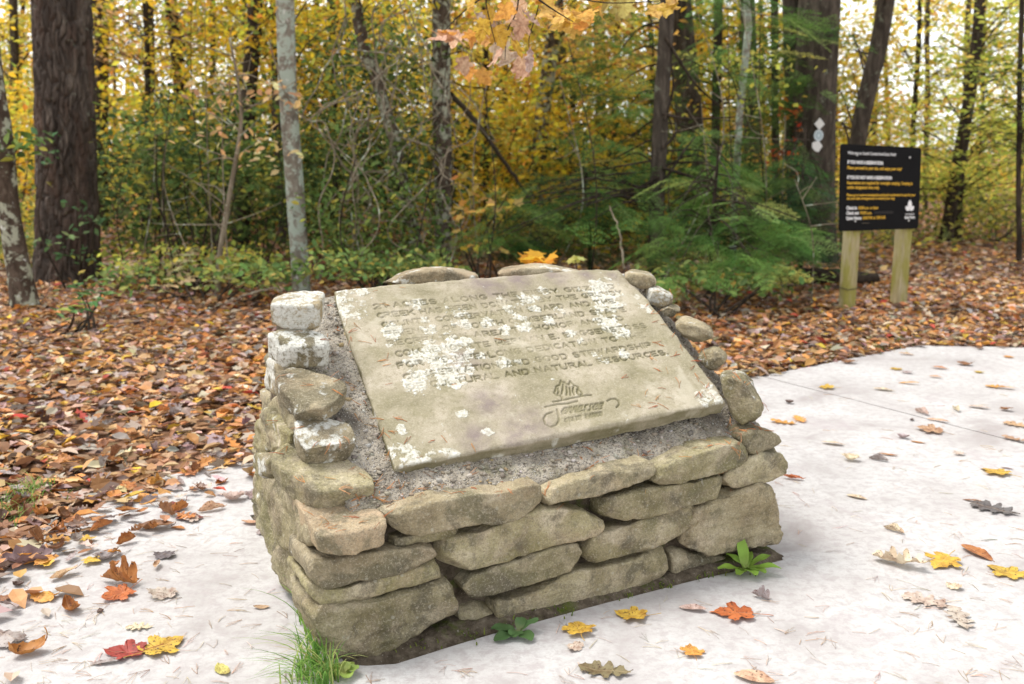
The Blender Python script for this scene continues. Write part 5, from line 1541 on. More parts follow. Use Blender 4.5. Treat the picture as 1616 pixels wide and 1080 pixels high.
# --- the deep wood behind: one mass of leaves, thinning upwards
def deep_wood():
    rg = np.random.default_rng(23)
    C, T = [], []
    while len(C) < 2300:
        u, v, Y = rg.uniform(-420, 2040), rg.uniform(-160, 400), rg.uniform(34, 64)
        p = np.clip((v + 200) / 380, .3, 1)
        if 930 < u < 1540 and v < 210: p *= .22
        if 1330 < u < 1500 and v < 240: p *= .5
        if 170 < u < 440 and v < 150: p *= .5
        if rg.random() > p: continue
        C.append(at(u, v, Y)); T.append(u)
    C, T = np.array(C), np.array(T)
    C[:, 2] = np.maximum(C[:, 2], .3)
    k = np.repeat(np.arange(len(C)), 42)
    pos = C[k] + rg.normal(0, 1, (len(k), 3)) * [.95, .95, .42]
    pos[:, 2] = np.maximum(pos[:, 2], .05)
    pal = [YEL, GOLD, OLIVE, LIME, PEACH]
    which = rg.choice(5, len(C), p=[.28, .26, .2, .16, .10])
    col = np.zeros((len(k), 3))
    for i in range(5):
        m = which[k] == i
        col[m] = pick(pal[i], m.sum(), .12, rg)
    col *= rg.normal(1, .15, len(C)).clip(.6, 1.4)[k][:, None]
    V, F = scatter(*KITE, pos, rg.uniform(.16, .34, len(k)), rots(len(k), .2, 1.4, rg))
    o = link('deep_wood', mesh_np('deep_wood', V, F, np.repeat(col.clip(0.005, .85), 4, 0)), M['leaf_tint'])
    tag(o, 'mass of yellow and olive autumn foliage closing the view deep in the wood', 'woods', kind='stuff')
deep_wood()

def high_canopy():
    """crowns overhead that shade the wood's inside"""
    rg = np.random.default_rng(29)
    n = 15000
    x, y = rg.uniform(-26, 28, n), rg.uniform(11.5, 46, n)
    ok = (fbm(np.column_stack([x * .22, y * .22, np.zeros(n)]), 2, 77) > .05)
    x, y = x[ok], y[ok]
    pos = np.column_stack([x, y, rg.uniform(8.5, 13.5, len(x)) + .12 * (y - 11)])
    V, F = scatter(*KITE, pos, rg.uniform(.3, .6, len(x)), rots(len(x), 0, .8, rg))
    o = link('canopy_foliage', mesh_np('canopy_foliage', V, F, np.repeat(pick(YEL, len(x), .12, rg), 4, 0)), M['leaf_tint'])
    tag(o, 'high autumn canopy foliage spread above the wood behind the monument', 'canopy', kind='stuff')
high_canopy()

# --- near bough of an overhanging maple: each leaf is its own part
def leaf_color(c, v=.12, rg=RNG):
    k = 1 + rg.normal(0, v)
    return tuple(np.clip(np.array(c) * k * (1 + rg.normal(0, .025, 3)), .01, .9)) + (1,)

# ------------------------------------------------------------------ leaves modelled one by one
def outline(kind, rg):
    """right half of a leaf from stem to tip, mirrored; a unit long"""
    if kind == 'maple':
        h = [(0, -.38), (.10, -.37), (.19, -.39), (.30, -.36), (.29, -.29), (.33, -.24), (.27, -.18), (.24, -.13), (.33, -.09), (.42, -.06), (.46, .02), (.42, .06), (.40, .13), (.33, .13), (.27, .12), (.22, .14), (.22, .20), (.21, .27), (.16, .31), (.14, .37), (.07, .42), (0, .53)]
    elif kind == 'oak':
        h = [(0, -.5), (.04, -.42), (.07, -.34), (.20, -.32), (.22, -.25), (.12, -.20), (.10, -.14), (.26, -.10), (.30, -.02), (.16, .02), (.13, .08), (.28, .16), (.28, .24), (.16, .25), (.12, .31), (.18, .38), (.10, .44), (0, .5)]
    elif kind == 'oval':
        h = [(0, -.5), (.07, -.44), (.15, -.34), (.21, -.2), (.235, -.04), (.23, .1), (.19, .24), (.12, .37), (.05, .46), (0, .5)]
    elif kind == 'narrow':
        h = [(0, -.5), (.05, -.42), (.10, -.3), (.135, -.12), (.14, .05), (.12, .22), (.08, .36), (.03, .46), (0, .5)]
    else:
        h = [(0, -.46), (.12, -.42), (.2, -.45), (.3, -.3), (.24, -.22), (.36, -.08), (.30, .02), (.34, .14), (.22, .2), (.2, .34), (.1, .36), (0, .5)]
    P = np.array(h + [(-x, y) for x, y in h[-2:0:-1]], float)
    Q = np.roll(P, -1, 0)
    P = np.stack([P, (P + Q) / 2], 1).reshape(-1, 2)
    P += rg.normal(0, .012, P.shape)
    return P

def hero_leaf(kind, seed, curl=(0, 0), fold=0., cup=0., ripple=.03, stem=.45):
    rg = np.random.default_rng(seed)
    P = outline(kind, rg)
    n = len(P)
    spine = np.column_stack([np.zeros(n), np.clip(P[:, 1] * .8, -.36, .4)]) if kind != 'maple' else np.column_stack([np.zeros(n), np.clip(P[:, 1] * .35 - .08, -.3, .2)])
    rings = [spine + (P - spine) * t for t in (.0, .36, .7, 1.0)]
    V = np.vstack(rings)
    F = []
    for k in range(3):
        i = np.arange(n)
        F.append(np.column_stack([k * n + i, k * n + (i + 1) % n, (k + 1) * n + (i + 1) % n, (k + 1) * n + i]))
    F = np.vstack(F)[:, ::-1]
    sv, sf = tube(spline([(0, -.36, 0), (.03 * rg.normal(), -.36 - stem * .5, .02), (.10 * rg.normal(), -.36 - stem, .05)], 5), [.014, .011, .010, .010, .013], 4)
    z = fold * np.abs(V[:, 0]) + cup * (V[:, 0] ** 2 + (V[:, 1] * .8) ** 2) + ripple * 2.2 * fbm(np.column_stack([V * 3.2, np.full(len(V), seed * 1.7)]), 3, seed)
    z += ripple * .5 * fbm(np.column_stack([V * 9, np.full(len(V), seed * 2.7)]), 2, seed + 1)
    W = np.column_stack([V, z])
    W = np.vstack([W, sv])
    def bend(W, ax, c):
        if abs(c) < 1e-3: return W
        R = 1 / c; th = W[:, ax] / R
        r = R - W[:, 2]
        out = W.copy(); out[:, ax] = r * np.sin(th); out[:, 2] = R - r * np.cos(th)
        return out
    W = bend(bend(W, 0, curl[0]), 1, curl[1])
    W[:, 2] -= W[:, 2].min()
    me = mesh_np('leaf_' + kind, W, [F] + [f + len(V) for f in sf], None, True)
    return me

SHAPES = {
    'maple': [hero_leaf('maple', i, (.3 * math.sin(i * 2.1), .35 * math.cos(i * 1.3)), .05, .12 * (-1) ** i, .05) for i in range(5)],
    'oak': [hero_leaf('oak', 10 + i, (.8 * math.sin(i * 1.7), .4 * math.cos(i)), .1, .1, .05, .15) for i in range(4)],
    'oval': [hero_leaf('oval', 20 + i, (1.5 * math.sin(i * 1.1 + .5), .7 * math.cos(i * 2)), .15, .1, .04, .2) for i in range(4)],
    'narrow': [hero_leaf('narrow', 30 + i, (.8, .5 * math.cos(i)), .2, .05, .03, .15) for i in range(3)],
    'curl': [hero_leaf(k, 40 + i, (4.2 + i * .5, .5), .0, .1, .05, .2) for i, k in enumerate(('oval', 'crumple', 'oak', 'oval'))],
    'cup': [hero_leaf(k, 50 + i, (2.6, 2.2 + .3 * i), .1, .5, .06, .3) for i, k in enumerate(('maple', 'crumple', 'oval', 'oak'))],
    'crumple': [hero_leaf('crumple', 60 + i, (1.5 * (-1) ** i, 1.4), .1, .2, .10, .25) for i in range(4)],
    'fold': [hero_leaf(k, 70 + i, (1.2, .8), 1.1, 0, .05, .2) for i, k in enumerate(('oval', 'maple', 'crumple'))],
}
for v in SHAPES.values():
    for me in v: me.materials.append(M['leaf_obj'])

LC = {'brown': (.27, .125, .055), 'orangebrown': (.44, .185, .055), 'tan': (.50, .32, .19), 'grey': (.36, .31, .30), 'purple': (.25, .165, .165), 'pale': (.56, .46, .38), 'cream': (.66, .56, .40), 'dark': (.10, .06, .045),
      'darkgrey': (.155, .135, .135), 'yellow': (.62, .41, .06), 'orange': (.66, .34, .08), 'red': (.40, .06, .045), 'redorange': (.50, .15, .05), 'maroon': (.22, .055, .045), 'olive': (.20, .175, .09), 'peach': (.66, .44, .30), 'lime': (.55, .50, .16), 'gold': (.72, .46, .11)}

def put_leaf(kind, pos, length, colour, yaw, label, group=None, tilt=0., var=0, name='fallen_leaf', sd=None, jitter=.10):
    me = SHAPES[kind][var % len(SHAPES[kind])]
    o = link(name, me)
    o.location = pos
    o.scale = (length, length, length * (1.0 if kind in ('curl', 'fold', 'cup') else .62))
    ax = RNG.uniform(0, 6.28)
    o.rotation_euler = (Matrix.Rotation(tilt, 3, Vector((math.cos(ax), math.sin(ax), 0))) @ Matrix.Rotation(yaw, 3, 'Z')).to_euler()
    if tilt:
        o.location.z += abs(math.sin(tilt)) * length * .3
    o.color = leaf_color(LC[colour], jitter)
    tag(o, label, 'leaf', group)
    return o

LEAVES = [
    # u, v, pixels across, kind, colour, yaw in degrees, label
    (200, 1031, 62, 'maple', 'red', 70, 'crimson spotted maple leaf overlapping a yellow one on near left concrete'),
    (256, 1023, 70, 'maple', 'yellow', -60, 'yellow brown speckled leaf touching the crimson leaf on near left concrete'),
    (170, 1047, 46, 'narrow', 'grey', 80, 'slim grey leaf tucked under the crimson leaf'),
    (351, 1059, 38, 'oval', 'lime', 20, 'pale yellow green leaf alone on concrete between crimson leaf and grass tuft'),
    (192, 922, 70, 'fold', 'orangebrown', 50, 'large folded orange brown leaf in the middle of the left concrete'),
    (186, 942, 52, 'maple', 'redorange', 120, 'dull red blotched leaf lying under the large folded brown leaf'),
    (112, 964, 58, 'cup', 'orangebrown', 15, 'cupped orange brown leaf with upturned rim on left concrete'),
    (69, 946, 42, 'crumple', 'orange', 65, 'wavy orange brown leaf left of the cupped leaf'),
    (102, 911, 46, 'curl', 'tan', 120, 'tan leaf rolled into a tube on left concrete'),
    (35, 890, 120, 'curl', 'purple', 75, 'very large curled purplish brown leaf at the left edge'),
    (44, 1033, 74, 'cup', 'orangebrown', 95, 'big brown leaf with upturned sides in the lower left corner'),
    (14, 1015, 56, 'crumple', 'grey', 30, 'grey brown crumpled leaf against the left frame edge'),
    (165, 883, 42, 'crumple', 'grey', 80, 'grey leaf with a brown folded tip above the large folded leaf'),
    (258, 879, 36, 'crumple', 'darkgrey', 60, 'dark grey crinkled leaf by itself on left concrete'),
    (200, 858, 32, 'fold', 'orangebrown', 110, 'small folded brown leaf above the grey crinkled leaf'),
    (142, 861, 24, 'cup', 'brown', 30, 'little brown cup shaped leaf near the litter border'),
    (88, 844, 46, 'crumple', 'grey', 70, 'ragged grey leaf at the litter border on the left'),
    (253, 941, 48, 'crumple', 'pale', 80, 'faded pale grey leaf lying flat right of the large folded leaf'),
    (220, 992, 38, 'oak', 'cream', 75, 'bleached cream leaf above the yellow speckled leaf'),
    (412, 960, 24, 'oval', 'tan', 80, 'small tan oval leaf near the monument left foot'),
    (396, 827, 32, 'oval', 'tan', 60, 'rounded tan leaf on concrete beside the monument left side'),
    (412, 842, 20, 'crumple', 'grey', 10, 'tiny grey leaf touching the monument left side'),
    (299, 820, 40, 'oval', 'maroon', 75, 'dark red brown oval leaf on left concrete below the litter'),
    (273, 805, 44, 'crumple', 'maroon', 100, 'maroon leaf with a dark turned up side below the litter'),
    (246, 835, 62, 'curl', 'brown', 70, 'heap like curled brown leaf in the middle of the left concrete'),
    (281, 835, 24, 'oval', 'orangebrown', 50, 'rounded orange tan leaf right of the curled brown leaf'),
    (230, 790, 40, 'maple', 'orange', 20, 'orange leaf at the fringe of the litter on left concrete'),
    (334, 806, 42, 'fold', 'peach', 100, 'pinkish tan leaf lying diagonal below the litter'),
    (366, 790, 46, 'crumple', 'pale', 75, 'pale pinkish leaf on concrete short of the monument side'),
    (402, 784, 40, 'crumple', 'grey', 85, 'grey leaf pushed against the monument left flank'),
    (355, 733, 42, 'maple', 'orange', 85, 'orange leaf on bright concrete behind the monument left flank'),
    (390, 729, 30, 'oval', 'peach', 80, 'peach oval leaf close to the monument at the back left'),
    (318, 774, 30, 'crumple', 'brown', 10, 'brown crumpled leaf in the drift of leaves behind left flank'),
    (349, 763, 26, 'curl', 'orangebrown', 140, 'upright curled orange brown leaf near the left flank'),
    (67, 795, 52, 'oval', 'tan', 60, 'broad tan ribbed leaf at the litter border beside grass'),
    (158, 966, 13, 'crumple', 'dark', 0, 'tiny dark leaf scrap right of the cupped leaf'),
    (28, 925, 22, 'crumple', 'dark', 40, 'small dark brown leaf near the left frame edge'),
    (5, 947, 26, 'crumple', 'brown', 40, 'brown leaf cut by the left frame edge'),
    (913, 996, 58, 'maple', 'yellow', 10, 'clear yellow maple leaf at the foot of the front wall'),
    (907, 1024, 32, 'crumple', 'pale', 150, 'grey white leaf tucked below the clear yellow maple leaf'),
    (997, 974, 54, 'maple', 'yellow', 75, 'yellow leaf with brown flecks against the soil strip'),
    (1093, 963, 40, 'oval', 'pale', 80, 'pale brown leaf between flecked yellow leaf and red orange leaf'),
    (1158, 970, 68, 'maple', 'redorange', 95, 'red orange maple leaf lying right of the front wall'),
    (1201, 945, 34, 'fold', 'grey', 70, 'grey folded leaf above the red orange maple leaf'),
    (1092, 1031, 42, 'maple', 'orange', 10, 'small ochre maple leaf alone at the bottom right of centre'),
    (954, 1061, 80, 'oak', 'olive', 80, 'dark olive brown leaf at the bottom edge below the monument'),
    (1190, 1073, 58, 'oval', 'peach', 85, 'peach coloured leaf cut by the bottom edge'),
    (1487, 890, 56, 'maple', 'yellow', 160, 'golden leaf heavily spotted brown on the right concrete'),
    (1588, 905, 56, 'maple', 'yellow', 60, 'yellow and cream leaf near the right edge'),
    (1541, 875, 52, 'oval', 'orangebrown', 50, 'smooth brown oval leaf on the right concrete'),
    (1421, 894, 84, 'curl', 'cream', 75, 'long cream leaf with a curled holed end'),
    (1462, 951, 68, 'oak', 'pale', 80, 'pale pinkish leaf overlapping another in the lower right'),
    (1514, 980, 62, 'oak', 'pale', 20, 'greyish pink leaf with dark tips in the lower right'),
    (1504, 928, 26, 'crumple', 'cream', 60, 'small bleached leaf between spotted golden and pale pinkish leaves'),
    (1410, 839, 34, 'fold', 'cream', 60, 'cream leaf with a yellow tip right of the plantain'),
    (1568, 806, 64, 'oak', 'darkgrey', 75, 'dark grey lobed leaf with a long stalk at right'),
    (1535, 792, 26, 'narrow', 'brown', 80, 'small brown leaf beside the dark grey lobed leaf'),
    (1352, 786, 30, 'oval', 'cream', 70, 'cream oval leaf right of the monument corner'),
    (1571, 747, 44, 'maple', 'yellow', 60, 'bright yellow leaf with dark spots at right'),
    (1251, 757, 34, 'curl', 'redorange', 85, 'rust red leaf by the right corner stones'),
    (1236, 668, 40, 'oak', 'orange', 80, 'amber leaf pointing left beside the right boulder'),
    (1262, 664, 34, 'oak', 'orange', 20, 'amber leaf crossing another beside the right boulder'),
    (1467, 681, 42, 'maple', 'tan', 80, 'frayed orange tan leaf near the paving joint'),
    (1448, 699, 22, 'narrow', 'orangebrown', 80, 'short orange brown leaf below the frayed leaf'),
    (1424, 692, 24, 'crumple', 'grey', 60, 'grey crinkled leaf left of the frayed leaf'),
    (1314, 702, 32, 'oval', 'cream', 80, 'flat cream leaf between boulder and grey crinkled leaf'),
    (1386, 727, 30, 'fold', 'grey', 75, 'grey oval leaf paired with a rusty one'),
    (1401, 719, 26, 'narrow', 'orangebrown', 85, 'rusty slim leaf lying on the grey oval leaf'),
    (1341, 727, 32, 'crumple', 'cream', 80, 'whitish leaf with a brown tip right of the corner stones'),
    (1454, 653, 30, 'fold', 'pale', 40, 'pale triangular leaf resting on the paving joint'),
    (1439, 664, 12, 'crumple', 'dark', 0, 'tiny dark scrap below the pale triangular leaf'),
    (1480, 665, 30, 'narrow', 'peach', 80, 'slim peach leaf along the paving joint'),
    (1508, 648, 24, 'fold', 'cream', 20, 'half cream half dark leaf beyond the paving joint'),
    (1544, 644, 28, 'oval', 'pale', 80, 'pale pink leaf beyond the paving joint'),
    (1587, 648, 22, 'crumple', 'brown', 60, 'brown curled leaf beyond the paving joint near the right edge'),
    (1605, 672, 38, 'oak', 'tan', 70, 'tan lobed leaf at the right edge'),
    (1600, 695, 36, 'oak', 'tan', 60, 'ribbed tan leaf on the joint at the right edge'),
    (1304, 613, 26, 'maple', 'yellow', 80, 'yellow leaf lying on the far end of the paving joint'),
    (1414, 583, 20, 'maple', 'yellow', 30, 'small round yellow leaf far out on the concrete'),
    (1431, 589, 17, 'crumple', 'grey', 80, 'little grey leaf beside the small round yellow leaf'),
    (1434, 606, 28, 'narrow', 'orange', 85, 'slim orange leaf lying level on the far concrete'),
    (1394, 616, 28, 'oval', 'cream', 80, 'cream leaf left of the slim orange leaf'),
    (1482, 582, 22, 'oval', 'orangebrown', 80, 'orange brown leaf below the far corner of the concrete'),
    (1521, 576, 24, 'crumple', 'brown', 80, 'brown ragged leaf on the far right concrete'),
    (1545, 588, 15, 'maple', 'yellow', 0, 'tiny yellow leaf on the far right concrete'),
    (1571, 612, 28, 'oak', 'orange', 80, 'orange leaf with a paler leaf stuck behind it'),
    (1590, 614, 20, 'oval', 'peach', 85, 'peach leaf behind the orange leaf at right'),
    (1483, 544, 26, 'maple', 'yellow', 80, 'yellow leaf lying on the far edge of the concrete'),
    (1540, 542, 20, 'maple', 'orange', 80, 'orange leaf on the far right edge of the concrete'),
    (1476, 596, 17, 'oval', 'tan', 80, 'small tan leaf in the middle of the far concrete'),
    (1338, 573, 28, 'crumple', 'brown', 85, 'brown leaf just inside the back edge of the concrete'),
    (1299, 572, 17, 'crumple', 'grey', 80, 'grey scrap of leaf on the back edge of the concrete'),
    (1245, 637, 17, 'crumple', 'dark', 60, 'dark leaf scrap above the amber leaves'),
    (1592, 564, 16, 'maple', 'orange', 0, 'small amber leaf near the right edge of far concrete'),
    (1249, 539, 30, 'maple', 'yellow', 50, 'bright yellow leaf on the litter behind the concrete edge'),
    (1367, 542, 24, 'maple', 'yellow', 80, 'golden yellow leaf on the litter below the notice board'),
    (1277, 560, 20, 'maple', 'orange', 80, 'orange leaf at the litter edge behind the concrete'),
    (1430, 560, 20, 'oval', 'tan', 80, 'tan leaf near the far corner of the concrete'),
    (1512, 718, 20, 'crumple', 'pale', 80, 'pale scrap of leaf left of the bright spotted yellow leaf'),
    (1589, 740, 18, 'narrow', 'purple', 80, 'purplish sliver of leaf behind the bright spotted yellow leaf'),
]
for i, (u, v, px, kind, colour, yaw, label) in enumerate(LEAVES):
    p = ground(u, v)
    dist = np.linalg.norm(p - EYE)
    L = np.clip(px * dist / FPX * (1.0 if kind in ('curl', 'fold', 'cup') else 1.04), .02, .23)
    on_conc = sdist(p[None], EDGE)[0] < 0
    p[2] = .0025 if on_conc else gz(p[None])[0] + .035
    az = math.atan2(p[0], p[1])
    put_leaf(kind, p, L, colour, R_(yaw) - az, label, 'fallen leaves lying on the concrete' if on_conc else 'fallen leaves lying on the litter', var=i, tilt=.06 * (i % 3), jitter=.06)

WORDS = {'brown': 'brown', 'orangebrown': 'orange brown', 'tan': 'tan', 'grey': 'grey', 'purple': 'purplish brown', 'pale': 'pale', 'dark': 'dark brown', 'orange': 'orange', 'yellow': 'yellow', 'peach': 'peach'}
def scatter_leaves(n, us, vs, label, group, inside, weights, size=(.06, .11), rg=np.random.default_rng(31)):
    keys = list(weights); w = np.array([weights[k] for k in keys], float); w /= w.sum()
    done = 0
    kinds = ['crumple', 'oval', 'curl', 'maple', 'oak', 'fold', 'cup', 'narrow']
    tries = 0
    while done < n and tries < 6000:
        tries += 1
        u, v = rg.uniform(*us), rg.uniform(*vs)
        p = ground(u, v); s = sdist(p[None], EDGE)[0]
        if inside and (s > -.02 or rg.random() > math.exp(s / .30)): continue
        if not inside and s < .02: continue
        if to_mon(p)[1] > -.25 and -.1 < to_mon(p)[0] < FW + .1 and to_mon(p)[1] < 1.5: continue
        p[2] = .004 + rg.uniform(0, .01) if inside else gz(p[None])[0] + rg.uniform(.03, .055)
        c = keys[rg.choice(len(keys), p=w)]
        put_leaf(kinds[rg.integers(len(kinds))], p, rg.uniform(*size), c, rg.uniform(0, 6.28), label % WORDS[c], group, tilt=rg.uniform(0, .5), var=int(rg.integers(9)))
        done += 1
BROWNS = {'brown': 3, 'orangebrown': 3, 'tan': 2, 'grey': 2, 'purple': 1.4, 'pale': 1.2, 'dark': .8, 'orange': 1.0, 'yellow': .5}
scatter_leaves(62, (0, 420), (700, 900), 'dry %s leaf drifted onto the left concrete beside the litter', 'dry leaves drifted onto the left concrete', True, BROWNS)
scatter_leaves(120, (0, 425), (600, 860), 'dry %s leaf lying on top of the litter left of the monument', 'dry leaves on the litter left of the monument', False, BROWNS, (.07, .125))
scatter_leaves(18, (0, 425), (520, 700), 'fresh %s leaf shining among the brown litter left of the monument', 'bright leaves in the left litter', False, {'yellow': 3, 'orange': 2}, (.07, .10))
scatter_leaves(16, (1110, 1616), (440, 560), 'fresh %s leaf among the brown litter near the notice board', 'bright leaves in the right litter', False, {'yellow': 4, 'orange': 2}, (.07, .10))

# ------------------------------------------------------------------ the carpet of leaf litter
LIT = [(3.2, (.25, .13, .065)), (4.5, (.42, .20, .075)), (3.4, (.52, .30, .14)), (2.6, (.38, .295, .255)), (1.2, (.23, .145, .125)), (3.0, (.56, .42, .30)), (1.4, (.09, .052, .035)), (2.0, (.58, .27, .07)), (.45, (.66, .43, .05)), (.25, (.45, .07, .04))]
OVAL4 = (np.array([(0, -.5, .0), (-.25, -.05, .12), (0, 0, .0), (.25, -.05, .11), (0, .5, .07), (-.2, .2, .1), (.2, .2, .12)]), np.array([(0, 2, 1), (0, 3, 2), (1, 2, 5), (2, 4, 5), (2, 6, 4), (3, 6, 2)]))
def build_litter():
    rg = np.random.default_rng(41)
    pos = []
    def zone(n, Y0, Y1):
        y = np.sqrt(rg.uniform(Y0 ** 2, Y1 ** 2, n))
        x = rg.uniform(-1, 1, n) * (y * .545 + .8)
        return np.column_stack([x, y])
    out = []
    for n, Y0, Y1, s0, s1, pats in ((32000, 2.6, 7.2, .055, .125, (OVAL, STAR, OVAL, OAK, OVAL)), (48000, 7.2, 12, .06, .12, (OVAL4, KITE)), (46000, 12, 24, .085, .15, (KITE,))):
        P = zone(n, Y0, Y1)
        s = sdist(P, EDGE)
        left = P[:, 0] < -.2
        keep = np.where(s > 0, 1.0, np.where(left, np.exp(np.minimum(s, 0) / .10) * .4, np.exp(np.minimum(s, 0) / .03) * .25))
        keep = keep * np.where(s > 0, np.clip(.75 + .8 * fbm(np.column_stack([P * 1.3, np.zeros(len(P))]), 2, 55), .35, 1), 1)
        P = P[rg.random(len(P)) < keep]; s = sdist(P, EDGE)
        k = rg.integers(0, len(pats), len(P))
        for i, pat in enumerate(pats):
            Q, sq = P[k == i], s[k == i]
            m = len(Q)
            size = rg.uniform(s0, s1, m)
            z = np.where(sq > 0, gz(Q) + rg.uniform(.005, .05, m), .006 + rg.uniform(0, .02, m))
            tilt = np.abs(rg.normal(0, .32, m)).clip(0, .9)
            R = rots(m, 0, 1, rg)
            a = rg.uniform(0, 2 * np.pi, m)
            c, sn = np.cos(tilt), np.sin(tilt)
            zz, oo = np.zeros(m), np.ones(m)
            Rx = np.stack([np.stack([oo, zz, zz], -1), np.stack([zz, c, -sn], -1), np.stack([zz, sn, c], -1)], -2)
            def rz(t): return np.stack([np.stack([np.cos(t), -np.sin(t), zz], -1), np.stack([np.sin(t), np.cos(t), zz], -1), np.stack([zz, zz, oo], -1)], -2)
            R = rz(a) @ Rx @ rz(rg.uniform(0, 6.28, m))
            T = pat[0].copy(); T[:, 2] *= rg.choice([1.0, 1.6])
            V, F = scatter(T, pat[1], np.column_stack([Q, z + sn * size * .2]), size, R)
            out.append((V, F, np.repeat((pick(LIT, m, .2, rg) * [.98, .98, .96]).clip(0, .85), len(T), 0)))
    s = Soup()
    for V, F, c in out: s.add(V, F, c)
    o = link('leaf_litter', s.mesh('leaf_litter'), M['litter'])
    tag(o, 'deep carpet of brown and orange leaf litter covering the wood floor', 'leaf litter', kind='stuff')
build_litter()

# ------------------------------------------------------------------ pine needles
from mathutils.bvhtree import BVHTree
def needle_mesh(name, spots, label, col, r=(.0005, .0009), length=(.035, .07), seed=1):
    rg = np.random.default_rng(seed)
    s = Soup()
    for (p, nrm) in spots:
        a = rg.uniform(0, 6.28)
        t1 = np.cross(nrm, [0.3, 1, .1]); t1 /= np.linalg.norm(t1); t2 = np.cross(nrm, t1)
        c = pick(col, 1, .15, rg)[0]
        for k in range(rg.integers(1, 4)):
            b = a + rg.normal(0, .25)
            d = t1 * math.cos(b) + t2 * math.sin(b)
            L = rg.uniform(*length); sd_ = np.cross(nrm, d) * rg.normal(0, .045) * L
            V, F = tube([p + nrm * .0014, p + d * L * .5 + sd_ + nrm * .003, p + d * L + nrm * .0016], [rg.uniform(*r)] * 3, 3)
            s.add(V, F, c)
    o = link(name, s.mesh(name, True), M['needle'])
    return tag(o, label, 'pine needles', kind='stuff')

def needles():
    rg = np.random.default_rng(51)
    up = np.array([0, 0, 1.0])
    sp = []
    while len(sp) < 470:
        u, v = rg.uniform(-30, 1650), rg.uniform(590, 1090)
        p = ground(u, v)
        if sdist(p[None], EDGE)[0] > -.01: continue
        m = to_mon(p)
        if -.04 < m[0] < FW + .05 and m[1] > -.13: continue
        if u > 560 and rg.random() < .35: continue
        p[2] = .001
        sp.append((p, up))
    needle_mesh('pine_needles', sp, 'fallen tan pine needles strewn over the pale concrete', [(3, (.56, .42, .31)), (3, (.60, .49, .40)), (.5, (.42, .27, .17)), (.8, (.57, .36, .21))], seed=5)
    Vv, Ff, n0 = [], [], 0
    for o in MON.children:
        if o.name.split('.')[0] in ('stone', 'mortar', 'inscribed_slab'):
            me = o.data
            co = np.empty(len(me.vertices) * 3, np.float32); me.vertices.foreach_get('co', co)
            Vv.append(co.reshape(-1, 3)); Ff += [[i + n0 for i in p.vertices] for p in me.polygons]; n0 += len(co) // 3
    bvh = BVHTree.FromPolygons([tuple(v) for v in np.concatenate(Vv)], Ff)
    sp = []
    zones = [((620, 1160), (690, 800), 46), ((500, 620), (480, 760), 34), ((430, 560), (500, 720), 18), ((590, 880), (770, 815), 18), ((1010, 1190), (450, 650), 44), ((1150, 1230), (590, 720), 24), ((560, 1150), (440, 720), 7), ((470, 640), (755, 860), 26)]
    for us, vs, n in zones:
        k = 0
        for _ in range(n * 6):
            if k >= n: break
            u, v = rg.uniform(*us), rg.uniform(*vs)
            d = ray(u, v)
            h, nrm, _, _ = bvh.ray_cast(Vector(to_mon(EYE)), Vector(MR.T @ (d / np.linalg.norm(d))))
            if h is None or nrm.z < .5: continue
            sp.append((from_mon(h), MR @ np.array(nrm))); k += 1
    needle_mesh('pine_needles', sp, 'rust orange pine needles caught on the stones and mortar of the monument', [(3, (.55, .22, .07)), (2, (.50, .28, .13)), (1, (.40, .13, .05))], (.0006, .0010), (.02, .05), 6)
needles()

# ------------------------------------------------------------------ small plants by the monument
def blade_leaf(L, w, arch, fold=.25, wave=.0, n=9, tipw=.0, seed=0):
    """broad leaf along +x, arching over"""
    t = np.linspace(0, 1, n)
    ang = arch[0] + (arch[1] - arch[0]) * t
    x = np.concatenate([[0], np.cumsum(np.cos(ang[:-1]) * L / (n - 1))]); z = np.concatenate([[0], np.cumsum(np.sin(ang[:-1]) * L / (n - 1))])
    wd = w * (np.sin(np.pi * np.clip(t * .92 + .06, 0, 1) ** 1.35) ** .8) * .5 + .004
    rows = []
    rg = np.random.default_rng(seed)
    for k, f in enumerate((-1, -.5, 0, .5, 1)):
        wv = wave * np.sin(t * 11 + rg.uniform(0, 6)) * abs(f)
        rows.append(np.column_stack([x, wd * f, z + np.abs(f) * wd * fold + wv]))
    V = np.stack(rows, 1).reshape(-1, 3)
    F = [(i * 5 + j, i * 5 + j + 1, (i + 1) * 5 + j + 1, (i + 1) * 5 + j) for i in range(n - 1) for j in range(4)]
    return V, np.array(F)

def rosette(name, label, cat, base, leaves, col, seed):
    root = empty(name, base, label, cat)
    for i, (yaw, L, w, a0, a1) in enumerate(leaves):
        V, F = blade_leaf(L, w, (a0, a1), .3, .003, seed=seed + i)
        o = link('leaf', mesh_np('leaf', V, F, None, True), M['plant_leaf'], root)
        o.rotation_euler = (0, 0, R_(yaw)); o.location = (0, 0, .002 * i)
        o.color = leaf_color(col, .12)
    return root
b = ground(1176, 903); b[2] = .0
rosette('plantain', 'bright green broad leaved plantain rooted at the right foot of the front wall', 'plant', b,
        [(100, .125, .036, 1.25, .9), (200, .12, .036, .5, -.1), (238, .085, .03, .5, -.2), (280, .10, .036, .5, -.1), (-20, .13, .034, .45, -.15), (15, .11, .03, .65, .1), (65, .08, .03, .8, .2), (155, .085, .03, .8, .2), (-50, .09, .034, .35, -.2)], (.24, .40, .06), 1)
b = ground(818, 1000); b[2] = .0
rosette('weed', 'dark green dusty weed with broad leaves at the middle of the front wall', 'plant', b,
        [(172, .09, .042, .4, -.25), (222, .10, .044, .25, -.2), (300, .08, .045, .3, -.2), (12, .075, .03, .7, .2), (70, .05, .03, .9, .3), (255, .06, .04, .25, -.1)], (.105, .20, .07), 21)
b = ground(544, 1066); b[2] = .0
